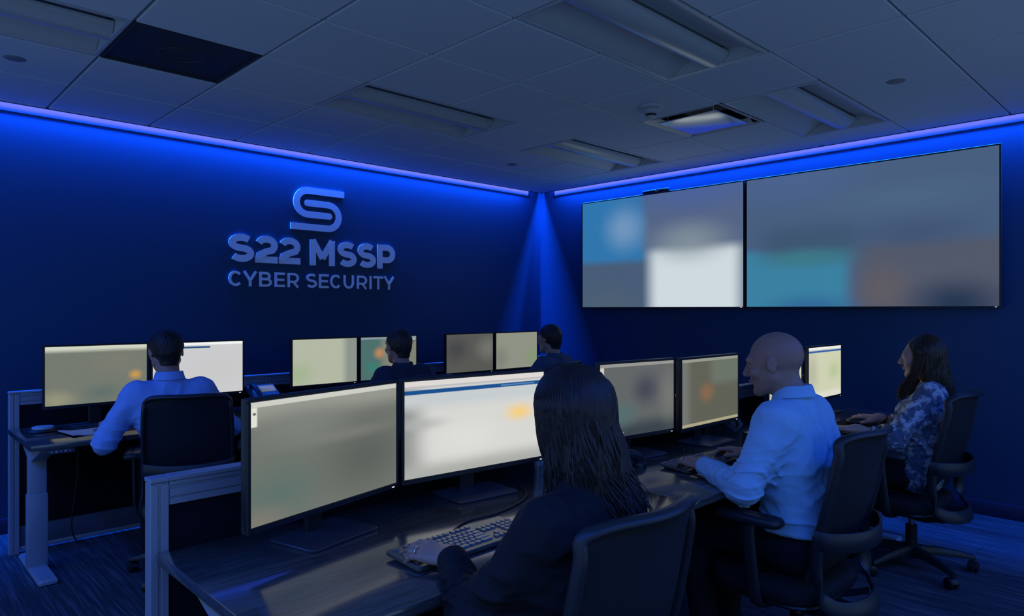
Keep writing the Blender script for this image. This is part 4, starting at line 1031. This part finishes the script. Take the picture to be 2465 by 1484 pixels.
def hand(S, w, yd, zd, ts, curl=1.0, sc=1.0, spread=0.0, k=0.008):
    """five separate bent fingers on a palm; w wrist, yd finger direction, zd back of the hand, ts thumb side (+1 = +x)"""
    y = vn(yd); x = vn(np.cross(y, A_(*zd))); z = np.cross(x, y); w = A_(*w)
    L = lambda a, b, c: w + (x * a + y * b + z * c) * sc
    S.ell(L(0, 0.045, -0.004), (0.034 * sc, 0.050 * sc, 0.013 * sc), 0.012, np.stack([x, y, z], 1))
    S.cap(L(0, -0.02, 0), L(0, 0.02, -0.002), 0.024 * sc, 0.023 * sc, 0.015)
    tips = []
    for i, (fx, fy, ln) in enumerate(((0.030, 0.086, 0.078), (0.010, 0.092, 0.086), (-0.010, 0.088, 0.080), (-0.029, 0.078, 0.063))):
        X = fx * ts; kn = A_(X, fy, 0.004 - 0.002 * (i == 3))
        S.cap(L(X * 0.45, 0.008, 0), L(*kn), 0.0105 * sc, 0.0102 * sc, 0.012)
        p = kn; a = math.radians(14); r = 0.0094 - 0.0007 * (i == 3) - 0.0004 * (i == 0)
        for seg, (fr, bend) in enumerate(((0.46, 22), (0.30, 34), (0.24, 22))):
            a -= math.radians(bend * curl * (1 + 0.12 * ((i * 7 + seg * 3) % 3 - 1)))
            dx = spread * fx * ts * 3
            q = p + A_(dx * ln * fr, math.cos(a), math.sin(a)) * A_(1, ln * fr, ln * fr)
            S.cap(L(*p), L(*q), r * sc, (r - 0.0009) * sc, 0.004); p = q; r -= 0.0009
        tips.append(L(*p))
    t0, t1, t2, t3 = A_(0.020 * ts, 0.012, -0.008), A_(0.043 * ts, 0.040, -0.013), A_(0.050 * ts, 0.070, -0.020), A_(0.045 * ts, 0.094, -0.026)
    S.cap(L(*t0), L(*t1), 0.0165 * sc, 0.0125 * sc, 0.014); S.cap(L(*t1), L(*t2), 0.0115 * sc, 0.0105 * sc, 0.005); S.cap(L(*t2), L(*t3), 0.0105 * sc, 0.0085 * sc, 0.004)
    return x, y, z, L

def head(S, hc, Rm, s=1.0, female=False):
    """head with face; Rm columns = right, forward, up"""
    g = lambda a, b, c: hc + Rm @ (A_(a, b, c) * s)
    E = lambda c, r, k, neg=False: S.ell(g(*c), A_(*r) * s, k, Rm, neg)
    K = lambda a, b, ra, rb, k: S.cap(g(*a), g(*b), ra * s, rb * s, k)
    E((0, -0.016, 0.030), (0.076, 0.097, 0.087), 0.02)
    E((0, 0.030, -0.025), (0.061, 0.063, 0.080), 0.03)
    j = 0.92 if female else 1.0
    K((-0.052 * j, 0.000, -0.050), (-0.022 * j, 0.062, -0.094), 0.018, 0.017, 0.03); K((0.052 * j, 0.000, -0.050), (0.022 * j, 0.062, -0.094), 0.018, 0.017, 0.03)
    E((0, 0.074, -0.098), (0.020, 0.016, 0.016), 0.02)
    K((-0.040, 0.078, 0.026), (0.040, 0.078, 0.026), 0.011, 0.011, 0.02)
    for q in (-1, 1):
        E((q * 0.032, 0.098, 0.006), (0.017, 0.014, 0.011), 0.012, True)
        E((q * 0.032, 0.076, 0.005), (0.0135, 0.0135, 0.0125), 0.003)
        E((q * 0.047, 0.062, -0.025), (0.018, 0.018, 0.016), 0.02)
        E((q * 0.012, 0.099, -0.030), (0.009, 0.010, 0.008), 0.006)
        # ear
        a = Rm @ A_(q * 0.9, -0.42, 0); Er = np.stack([vn(a), vn(np.cross(Rm[:, 2], vn(a))), Rm[:, 2]], 1)
        S.ell(g(q * 0.079, -0.012, -0.002), A_(0.007, 0.017, 0.029) * s, 0.006, Er); S.ell(g(q * 0.090, -0.010, 0.004), A_(0.005, 0.009, 0.016) * s, 0.005, Er, True)
    K((0, 0.088, 0.018), (0, 0.110, -0.024), 0.0075, 0.0115, 0.012)
    E((0, 0.091, -0.053), (0.024, 0.011, 0.0058), 0.006); E((0, 0.088, -0.064), (0.021, 0.011, 0.0062), 0.006)
    return g

def collar(name, c, ax, fw, rx, ry, h, m, parent, drop=0.018, th=0.005):
    """folded shirt collar: a band round the neck, lower at the front"""
    ax = vn(ax); fw = vn(A_(*fw) - ax * np.dot(fw, ax)); rt = np.cross(fw, ax); mb = MB(); n = 40; rings = []
    for k in range(n + 1):
        a = math.radians(-158 + 316 * k / n) - PI / 2
        dx, dy = math.cos(a), math.sin(a); f = max(0, dy) ** 1.5
        base = A_(*c) - ax * (drop * f * 2.2)
        P = lambda r, z: tuple(base + rt * (dx * (rx + r)) + fw * (dy * (ry + r)) + ax * z)
        rings.append([P(0, -0.01), P(0.001, h), P(0.004, h + 0.003), P(0.008, h), P(0.016, 0.004), P(0.020, -0.006), P(0.014, -0.008), P(th, 0.0)])
    mb.loft(rings); return mb.build(name, m, parent, 60)

def person(label, hip, ang, hc, hyaw, hpitch, E_, W_, HD, HZ, sw=0.19, bulk=1.0, skin=None, shirt=None, shirtname='shirt', hs=1.0, res=0.005,
           female=False, curls=(1, 1), cuffm=None, hem=0.46, wr=1.0, collar_=True, hand_sc=1.0, sleeve=(1, 1), loose=1.0, shoulders_drop=0.0, htilt=0, nk=0.150):
    F = A_(-math.sin(ang), math.cos(ang), 0); R = A_(math.cos(ang), math.sin(ang), 0)
    hip = A_(hip[0], hip[1], 0.525); hc = A_(*hc)
    t = thing('person', label, 'person', (hip[0], hip[1], 0))
    ya = ang + math.radians(hyaw); pt = math.radians(hpitch); ro = math.radians(htilt)
    f = A_(-math.sin(ya) * math.cos(pt), math.cos(ya) * math.cos(pt), math.sin(pt)); r = A_(math.cos(ya), math.sin(ya), 0); u = np.cross(r, f)
    r2 = r * math.cos(ro) + u * math.sin(ro); u2 = np.cross(r2, f); Rm = np.stack([r2, f, u2], 1)
    nb = hc - u2 * nk * hs - f * 0.050 * hs
    mid = nb - UP * (0.040 + shoulders_drop)
    sh = {s: mid + R * (s * (sw - 0.03)) - UP * 0.012 for s in (-1, 1)}
    ch = hip + (mid - hip) * 0.66; wa = hip + (mid - hip) * 0.34
    b = bulk
    def torso(S, o, k=0.05):
        S.cap(hip - R * 0.075 * b, hip + R * 0.075 * b, 0.098 * b + o * 1.5, None, k)
        S.cap(wa - R * 0.058 * b, wa + R * 0.058 * b, 0.096 * b + o * 1.2, None, 0.08)
        S.cap(ch - R * 0.080 * b, ch + R * 0.080 * b, 0.098 * b + o, None, 0.08)
        up_ = hip + (mid - hip) * 0.86; S.cap(up_ - R * (sw - 0.095), up_ + R * (sw - 0.095), 0.078 * b + o, None, 0.07)
        S.cap(sh[-1] + R * 0.03, sh[1] - R * 0.03, 0.046 * b + o, None, 0.05)
        S.cap(mid + UP * 0.01, nb + UP * 0.006, 0.064 + o * 0.6, 0.054 + o * 0.5, 0.04)
        if female: 
            for q in (-1, 1): S.ell(ch + R * q * 0.075 + F * 0.085 + UP * 0.03, (0.06 + o, 0.055 + o, 0.06 + o), 0.05)
    B = Sdf(); torso(B, -0.012)
    B.cap(nb - UP * 0.02 + f * 0.012, hc - u2 * 0.055 * hs - f * 0.026 * hs, 0.052 * hs * (0.88 if female else 1), 0.056 * hs * (0.88 if female else 1), 0.03)
    head(B, hc, Rm, hs, female)
    hinfo = {}
    for s in (-1, 1):
        e, w = A_(*E_[s]), A_(*W_[s])
        B.cap(sh[s], e, 0.044 * b, 0.036, 0.03); B.cap(e, e + (w - e) * 0.35, 0.037, 0.040, 0.02); B.cap(e + (w - e) * 0.35, w, 0.040, 0.025 * hand_sc, 0.02)
        hinfo[s] = hand(B, w, HD[s], HZ[s], -s, curls[0] if s < 0 else curls[1], hand_sc)
        kn = hip + R * s * 0.115 + F * 0.43 - UP * 0.005; an = A_(kn[0], kn[1], 0.10) - F * 0.05
        B.cap(hip + R * s * 0.085, kn, 0.078 * b, 0.052, 0.05); B.cap(kn, an, 0.050, 0.034, 0.03); B.cap(an, an - UP * 0.05 + F * 0.12, 0.032, 0.026, 0.03)
    V, Fc = B.mesh(res); body = make_mesh('body', V, Fc, skin or M_skin, t)
    # trousers and shoes
    T = Sdf(); T.cap(hip - R * 0.070 * b, hip + R * 0.070 * b, 0.102 * b, None, 0.05)
    for s in (-1, 1):
        kn = hip + R * s * 0.115 + F * 0.43 - UP * 0.005; an = A_(kn[0], kn[1], 0.12) - F * 0.05
        T.cap(hip + R * s * 0.085, kn, 0.094 * b, 0.072, 0.05); T.cap(kn, an, 0.070, 0.056, 0.03)
    T.cuts = [((0, 0, 1), hip + UP * 0.10)]
    nz = sines(5, 7); T.disp = lambda P: 0.0035 * np.abs(nz(P))
    V, Fc = T.mesh(0.009); make_mesh('trousers', V, Fc, M_trouser, t)
    for s in (-1, 1):
        kn = hip + R * s * 0.115 + F * 0.43; an = A_(kn[0], kn[1], 0.055) - F * 0.05; Sh = Sdf()
        Sh.cap(an - F * 0.045 - UP * 0.004, an + F * 0.07 - UP * 0.010, 0.040, 0.040, 0.03); Sh.cap(an + F * 0.05 - UP * 0.012, an + F * 0.16 - UP * 0.022, 0.040, 0.030, 0.03); Sh.cap(an, an + UP * 0.05, 0.038, 0.036, 0.03)
        Sh.cuts = [((0, 0, -1), (0, 0, 0.001)), ((0, 0, 1), (0, 0, 0.125))]
        V, Fc = Sh.mesh(0.007); make_mesh('shoe', V, Fc, M_shoe, t)
    # shirt
    Q = Sdf(); torso(Q, 0.014 * loose)
    for s in (-1, 1):
        e, w = A_(*E_[s]), A_(*W_[s]); wc = e + (w - e) * (sleeve[0] if s < 0 else sleeve[1]) - (w - e) / np.linalg.norm(w - e) * 0.030
        Q.cap(sh[s], e, 0.062 * b * loose ** 0.5, 0.054 * loose, 0.045); Q.cap(e, wc, 0.053 * loose, 0.038 * loose ** 0.5, 0.025)
    na, nb_, nc = sines(11, 6.5), sines(23, 13), sines(37, 4)
    es = [A_(*E_[s]) for s in (-1, 1)]; ws = [A_(*W_[s]) for s in (-1, 1)]; shs = [sh[-1], sh[1]]
    def disp(P):
        d = -0.0035 * wr * (1 - np.abs(na(P)) * 1.3) - 0.0016 * wr * (1 - np.abs(nb_(P)) * 1.3)
        ln = nc(P)
        for e, w, q in zip(es, ws, shs):
            v = w - e; L2 = np.linalg.norm(v); v = v / L2; tt = (P - e) @ v; near = np.linalg.norm(P - e - np.clip(tt, 0, L2)[:, None] * v, axis=1) < 0.085
            side = np.cross(v, UP); a2 = (P - e) @ side
            amp = np.exp(-((tt - 0.045) / 0.085) ** 2) + 0.5 * np.exp(-((tt - L2 + 0.10) / 0.035) ** 2)
            d -= near * amp * 0.0066 * wr * np.clip(0.55 + 0.6 * na(P[:, [1, 2, 0]]), 0, 1.3) * np.maximum(0, np.sin(2 * PI * (tt + 0.55 * a2 + 0.030 * ln) / 0.046)) ** 1.5
            v = e - q; L3 = np.linalg.norm(v); v = v / L3; tt = (P - q) @ v; near = np.linalg.norm(P - q - np.clip(tt, 0, L3)[:, None] * v, axis=1) < 0.10
            a2 = (P - q) @ np.cross(v, F)
            d -= near * 0.0055 * wr * np.exp(-((tt - L3 + 0.06) / 0.07) ** 2) * np.maximum(0, np.sin(2 * PI * (tt + 0.6 * a2 + 0.030 * ln) / 0.052)) ** 1.5
        # slanted folds over the lower back
        tt = P[:, 2] - hip[2]; a2 = (P - hip) @ R
        d -= 0.0075 * wr * np.exp(-((tt - 0.15) / 0.12) ** 2) * np.maximum(0, np.sin(2 * PI * (tt + 0.28 * a2 + 0.025 * ln) / 0.062)) ** 2
        return d
    Q.disp = disp; Q.cuts = [((0, 0, -1), (0, 0, hem)), (tuple(u2 * 0.9 + f * 0.2), tuple(nb + u2 * 0.022))]
    V, Fc = Q.mesh(max(res, 0.0045)); so = make_mesh(shirtname, V, Fc, shirt, t)
    inv = Matrix.Translation(-Vector(t.location))
    if collar_:
        ax = vn(u2 * 0.92 - f * 0.10); co = collar('collar', nb + u2 * 0.004 + f * 0.004, ax, f, 0.060 * hs, 0.064 * hs, 0.034, shirt, None)
        co.parent = so
    for s in (-1, 1):
        e, w = A_(*E_[s]), A_(*W_[s]); v = (w - e) / np.linalg.norm(w - e); fr = sleeve[0] if s < 0 else sleeve[1]
        c1 = e + (w - e) * fr; rr = (0.0410 if fr > 0.9 else 0.046) * loose ** 0.4
        cf = MB(); cf.tube([c1 - v * 0.058, c1 - v * 0.050, c1 - v * 0.006, c1 - v * 0.001, c1 - v * 0.004], [rr * 0.93, rr, rr * 0.97, rr * 0.93, rr * 0.80], 28)
        cu = cf.build('cuff', cuffm or shirt, None, 60); cu.parent = so
    for q in (-1, 1):   # eyes: white and iris
        ce = hc + Rm @ (A_(q * 0.032, 0.0765, 0.005) * hs); ee = MB(); 
        ee.lathe([(0.0001, -0.0135)] + [(0.0135 * math.sin(PI * k / 10), -0.0135 * math.cos(PI * k / 10)) for k in range(1, 10)] + [(0.0001, 0.0135)], 16, Matrix.Translation(Vector(ce)))
        eo = ee.build('eye', M_eye, None, 80); eo.parent = t; eo.matrix_parent_inverse = inv
        ic = hc + Rm @ (A_(q * 0.032, 0.0895, 0.005) * hs); im = MB(); im.box((0, 0, 0), (0.009, 0.0025, 0.009), 0.001, Matrix.Translation(Vector(ic)) @ Matrix([[*Rm[i]] for i in range(3)]).to_4x4())
        io = im.build('iris', M_iris, None); io.parent = eo
    return dict(t=t, hc=hc, Rm=Rm, hs=hs, nb=nb, F=F, R=R, sh=sh, hand=hinfo, inv=inv, shirt=so, hip=hip, body=body)

def add_child(p, o, par=None):
    o.parent = par or p['t']
    if par is None: o.matrix_parent_inverse = p['inv']

def short_hair(p, m, s=1.0, low=-0.078, res=0.004, seed=3, vol=0.0):
    hc, Rm, hs = p['hc'], p['Rm'], p['hs'] * s; g = lambda a, b, c: hc + Rm @ (A_(a, b, c) * hs)
    S = Sdf(); S.ell(g(0, -0.018, 0.032 + vol * 0.5), A_(0.083, 0.104, 0.094 + vol) * hs, 0.02, Rm); S.cap(g(0, -0.062, -0.02), g(0, -0.058, -0.065), 0.052 * hs, 0.046 * hs, 0.03)
    for q in (-1, 1): S.cap(g(q * 0.070, -0.004, 0.03), g(q * 0.068, 0.004, -0.014), 0.014 * hs, 0.010 * hs, 0.02)
    n1, n2 = sines(seed, 55, 9, (1, 1, 0.3)), sines(seed + 1, 18, 7)
    S.disp = lambda P: 0.0010 * n1(P) + 0.0008 * n2(P)
    nf = Rm @ vn((0, 0.84, -0.54)); S.cuts = [(tuple(nf), tuple(g(0, 0.062, 0.066))), (tuple(-Rm[:, 2] * 0.97 + Rm[:, 1] * 0.1), tuple(g(0, -0.05, low)))]
    V, F = S.mesh(res); add_child(p, make_mesh('hair', V, F, m, p['t'])); return S

def long_hair(p, m, N, zend, target, rad=(0.0055, 0.0018), seed=1, core=(), phi=125, wave=0.010, steps=26, res=0.006, tone=None):
    """a core volume plus many tapered wavy locks from the parting over the skull and down"""
    hc, Rm, hs = p['hc'], p['Rm'], p['hs']; g = lambda a, b, c: hc + Rm @ (A_(a, b, c) * hs)
    rnd = np.random.RandomState(seed)
    S = Sdf(); S.ell(g(0, -0.020, 0.030), A_(0.084, 0.104, 0.095) * hs, 0.02, Rm)
    for a, b, ra, rb in core: S.cap(a, b, ra, rb, 0.05)
    nf = Rm @ vn((0, 0.88, -0.47)); n1 = sines(seed, 60, 9, (1, 1, 0.12)); n2 = sines(seed + 5, 16, 7, (1, 1, 0.2))
    S.disp = lambda P: 0.001 * n1(P) + 0.001 * n2(P)
    V, F = S.mesh(res)
    # open the core over the face
    L = (V - hc) @ Rm / hs; face = (L[:, 1] > 0.030 + 0.35 * np.maximum(0, L[:, 2] - 0.0)) & (L[:, 2] < 0.085) & (np.abs(L[:, 0]) < 0.075) & (L[:, 2] > -0.2)
    keep = ~face[F].any(1); F = F[keep]
    mb = MB(); mb.v = [tuple(v) for v in V]; mb.f = [tuple(f) for f in F]
    c0 = A_(0, -0.016, 0.030); rx, ry, rz = 0.087, 0.106, 0.099
    for i in range(N):
        ph = math.radians(rnd.uniform(-phi, phi)); th0 = math.radians(rnd.uniform(2, 38)); lay = rnd.uniform(-0.002, 0.006)
        th1 = math.radians(rnd.uniform(88, 108)); pts = []
        for k in range(9):
            th = th0 + (th1 - th0) * k / 8
            q = c0 + A_((rx + lay) * math.sin(th) * math.sin(ph), -(ry + lay) * math.sin(th) * math.cos(ph), (rz + lay) * math.cos(th)); pts.append(hc + Rm @ (q * hs))
        e = pts[-1]; T = A_(*target(ph, rnd)); zz = zend(ph) + rnd.uniform(-0.035, 0.03); T[2] = zz
        m1 = e - UP * (e[2] - zz) * 0.45 + (T - e) * A_(1, 1, 0) * 0.18
        f1, f2 = 9 + rnd.uniform(-0.8, 0.8), 5 * ph + rnd.uniform(-0.7, 0.7); wv = wave * rnd.uniform(0.5, 1.3); sd = A_(math.cos(4 * ph), math.sin(4 * ph)) + rnd.uniform(-0.4, 0.4, 2)
        for k in range(1, steps + 1):
            t = k / steps; q = (1 - t) ** 2 * e + 2 * t * (1 - t) * m1 + t * t * T
            q = q + A_(sd[0], sd[1], 0) * (wv * t * math.sin(f1 * t + f2)); pts.append(q)
        n = len(pts); R_ = rnd.uniform(0.7, 1.3); 
        rr = [(rad[0] * R_ * min(1, 0.35 + k / 5) * (1 - max(0, (k / (n - 1) - 0.45) / 0.55) ** 1.3) + rad[1] * 0.5) for k in range(n)]
        mb.tube([tuple(q) for q in pts], rr, 4)
    o = mb.build('hair', m, None, 75); add_child(p, o); return o

def ring_on(p, s, fi=2, name='ring'):
    x, y, z, L = p['hand'][s]; fx = (0.030, 0.010, -0.010, -0.029)[fi] * -s; fy = (0.086, 0.092, 0.088, 0.078)[fi]
    c = L(fx, fy + 0.016, 0.003); mb = MB(); mb.tube([tuple(c + x * 0.0105 * math.cos(a) + z * 0.0105 * math.sin(a)) for a in [2 * PI * k / 20 for k in range(20)]], 0.0016, 8, 0.0022, closed=True, up=tuple(y))
    mb.box(tuple(c + z * 0.0125), (0.005, 0.005, 0.004), 0.001); o = mb.build(name, M_gold, None); add_child(p, o)
def watch_on(p, s, w, e):
    v = vn(A_(*w) - A_(*e)); c = A_(*w) - v * 0.028; mb = MB(); mb.tube([tuple(c - v * 0.010), tuple(c + v * 0.010)], 0.0325, 24); o = mb.build('watch', M_black, None); add_child(p, o)

# ------------------------------------------------------------------ the six people
up1 = (0, 0, 1)
# woman in the black blazer, front
w1 = person('person in a black blazer with long dark hair, typing at the front desk', (1.285, 1.12), math.radians(6), (1.283, 1.115, 1.165), -24, -6,
    {-1: (1.045, 1.205, 0.712), 1: (1.56, 1.22, 0.73)}, {-1: (1.130, 1.392, 0.785), 1: (1.555, 1.375, 0.790)},
    {-1: (-0.30, 1, 0.00), 1: (0.06, 1, 0.0)}, {-1: (-0.30, -0.1, 1), 1: (0, 0, 1)}, sw=0.186, bulk=0.94, skin=M_skin2, shirt=M_blazer, shirtname='blazer', hs=0.98, res=0.0034,
    female=True, curls=(0.95, 1.0), wr=1.25, collar_=False, hem=0.44, shoulders_drop=0.028)
h = w1['hc']
def tgt1(ph, r):
    a = ph - math.radians(16); sn, c = math.sin(a), math.cos(a)
    x = (0.115 if sn > 0 else 0.090) * sn; y = -0.135 * max(-0.25, c) - 0.045
    q = r.uniform(0.72, 1.0)
    return (h[0] + 0.030 + x * q, h[1] + y * q, 0)
long_hair(w1, M_hairbrown, 2600, lambda ph: 0.925 + 0.03 * math.cos(ph) - 0.01 * math.sin(ph), tgt1, rad=(0.0029, 0.0011), steps=18, seed=4,
    core=[(h + A_(0.0, -0.035, 0.03), h + A_(0.01, -0.060, -0.10), 0.078, 0.070), (h + A_(0.01, -0.060, -0.10), h + A_(0.035, -0.095, -0.20), 0.070, 0.058), (h + A_(-0.01, -0.05, -0.08), h + A_(-0.015, -0.075, -0.19), 0.058, 0.045), (h + A_(0.04, -0.05, -0.08), h + A_(0.085, -0.085, -0.20), 0.055, 0.045)], phi=148, wave=0.019, res=0.005)
ring_on(w1, -1, 2)

# bald man in the light shirt
b1 = person('person with bald head in a light blue shirt, typing with both hands', (2.71, 1.13), math.radians(3), (2.665, 1.245, 1.212), 8, -10,
    {-1: (2.385, 1.225, 0.765), 1: (3.02, 1.28, 0.775)}, {-1: (2.520, 1.475, 0.790), 1: (2.905, 1.470, 0.790)},
    {-1: (0.22, 1, 0.02), 1: (-0.22, 1, 0.02)}, {-1: (-0.1, 0, 1), 1: (0.1, 0, 1)}, sw=0.212, bulk=1.16, skin=M_skin, shirt=M_shirtw, hs=1.06, res=0.0036,
    curls=(1.15, 1.15), wr=1.1, hem=0.585, nk=0.124, shoulders_drop=0.034)
ring_on(b1, -1, 2)

# woman in the floral blouse
w2 = person('person in a floral blouse with long brown hair, hand on a mouse, seen in profile', (4.29, 1.16), math.radians(9), (4.315, 1.165, 1.160), 2, -4,
    {-1: (4.060, 1.235, 0.715), 1: (4.52, 1.24, 0.72)}, {-1: (3.99, 1.400, 0.770), 1: (4.40, 1.415, 0.785)},
    {-1: (-0.55, 1, 0.0), 1: (-0.25, 1, 0.0)}, {-1: (0.0, 0, 1), 1: (-0.1, 0, 1)}, sw=0.180, bulk=0.90, skin=M_skin2, shirt=M_floral, shirtname='blouse', hs=0.97, res=0.004,
    female=True, curls=(0.8, 1.1), wr=0.9, collar_=False, hem=0.43, loose=1.12, sleeve=(0.62, 0.72), cuffm=M_floral)
h2 = w2['hc']
def tgt2(ph, r):
    sn, c = math.sin(ph), math.cos(ph)
    if abs(ph) > math.radians(84): return (h2[0] + 0.080 * sn, h2[1] + 0.085 + r.uniform(-0.02, 0.02), 0)
    return (h2[0] + 0.060 * sn, h2[1] - 0.120 * max(0, c) - 0.03 + r.uniform(-0.015, 0.015), 0)
long_hair(w2, M_hairlight, 1100, lambda ph: (0.975 if abs(ph) < math.radians(84) else 0.945), tgt2, rad=(0.0032, 0.0012), seed=9,
    core=[(h2 + A_(0.0, -0.03, 0.03), h2 + A_(0.0, -0.055, -0.09), 0.070, 0.058), (h2 + A_(0, -0.055, -0.09), h2 + A_(0, -0.095, -0.15), 0.058, 0.03)], phi=116, wave=0.006, steps=20)
watch_on(w2, 1, (4.40, 1.415, 0.785), (4.52, 1.24, 0.72)); ring_on(w2, 1, 2)

# man in the blue shirt, back row
m1 = person('person in a blue shirt with short black hair, seated under the logo wall', (1.335, 3.93), math.radians(-8), (1.275, 4.075, 1.195), 4, -8,
    {-1: (0.965, 4.04, 0.735), 1: (1.62, 4.05, 0.74)}, {-1: (1.045, 4.30, 0.785), 1: (1.50, 4.31, 0.785)},
    {-1: (0.15, 1, 0), 1: (-0.2, 1, 0)}, {-1: (0, 0, 1), 1: (0, 0, 1)}, sw=0.202, bulk=1.0, skin=M_skin, shirt=M_shirtb, hs=1.02, res=0.005, wr=0.75, hem=0.45, shoulders_drop=0.020)
short_hair(m1, M_hairblack, seed=3)
pl = MB(); bk = m1['nb'] - UP * 0.13 - m1['F'] * 0.118
pl.strap([tuple(bk + m1['F'] * 0.010), tuple(bk - UP * 0.10 - m1['F'] * 0.012), tuple(bk - UP * 0.2 - m1['F'] * 0.014)], 0.030, 0.008, up=tuple(m1['R'])); o = pl.build('back_pleat', M_shirtb, None, 60); o.parent = m1['shirt']

# man in the dark jacket
m2 = person('person in a dark jacket with short dark hair, in the row below the logo', (2.80, 3.88), math.radians(4), (2.765, 3.995, 1.172), -6, -4,
    {-1: (2.53, 4.06, 0.735), 1: (3.06, 4.06, 0.74)}, {-1: (2.62, 4.31, 0.785), 1: (2.92, 4.32, 0.785)},
    {-1: (0.15, 1, 0), 1: (-0.15, 1, 0)}, {-1: (0, 0, 1), 1: (0, 0, 1)}, sw=0.200, bulk=1.0, skin=M_skin, shirt=M_shirtd, shirtname='jacket', hs=1.0, res=0.006, wr=0.9)
short_hair(m2, M_hairbrown, seed=8, res=0.005)

# man in the navy shirt at the corner
m3 = person('person in a navy shirt with short dark hair, seated by the room corner', (4.28, 3.99), math.radians(10), (4.305, 3.985, 1.175), -8, -3,
    {-1: (4.02, 4.10, 0.735), 1: (4.54, 4.12, 0.74)}, {-1: (4.08, 4.34, 0.785), 1: (4.42, 4.35, 0.785)},
    {-1: (0.1, 1, 0), 1: (-0.15, 1, 0)}, {-1: (0, 0, 1), 1: (0, 0, 1)}, sw=0.205, bulk=1.0, skin=M_skin2, shirt=M_shirtn, hs=1.02, res=0.006, wr=1.0)
short_hair(m3, M_hairbrown, seed=12, res=0.005)
# ------------------------------------------------------------------ camera, ambience, render look
cam = bpy.data.cameras.new('camera'); co = bpy.data.objects.new('camera', cam); C.objects.link(co)
cam.sensor_width = 36.0; cam.lens = 36.0 * 1654.0 / 2465.0; cam.shift_y = 0.0012; cam.clip_start = 0.05
co.location = (0, 0, 1.43); co.rotation_euler = (PI / 2, 0, -math.radians(44.1)); SC.camera = co
w = bpy.data.worlds.new('world'); SC.world = w; w.use_nodes = True
w.node_tree.nodes['Background'].inputs[0].default_value = (0.35, 0.62, 1.0, 1); w.node_tree.nodes['Background'].inputs[1].default_value = 0.50
vs = SC.view_settings; vs.view_transform = 'Standard'; vs.look = 'None'; vs.exposure = 0.0; vs.gamma = 1.0; vs.use_curve_mapping = False
SC.display_settings.display_device = 'sRGB'
try:
    SC.cycles.max_bounces = 8; SC.cycles.diffuse_bounces = 5; SC.cycles.glossy_bounces = 4
    SC.cycles.caustics_reflective = False; SC.cycles.caustics_refractive = False; SC.cycles.sample_clamp_indirect = 4.0
    SC.cycles.use_denoising = True; SC.cycles.blur_glossy = 0.5
except Exception:
    pass
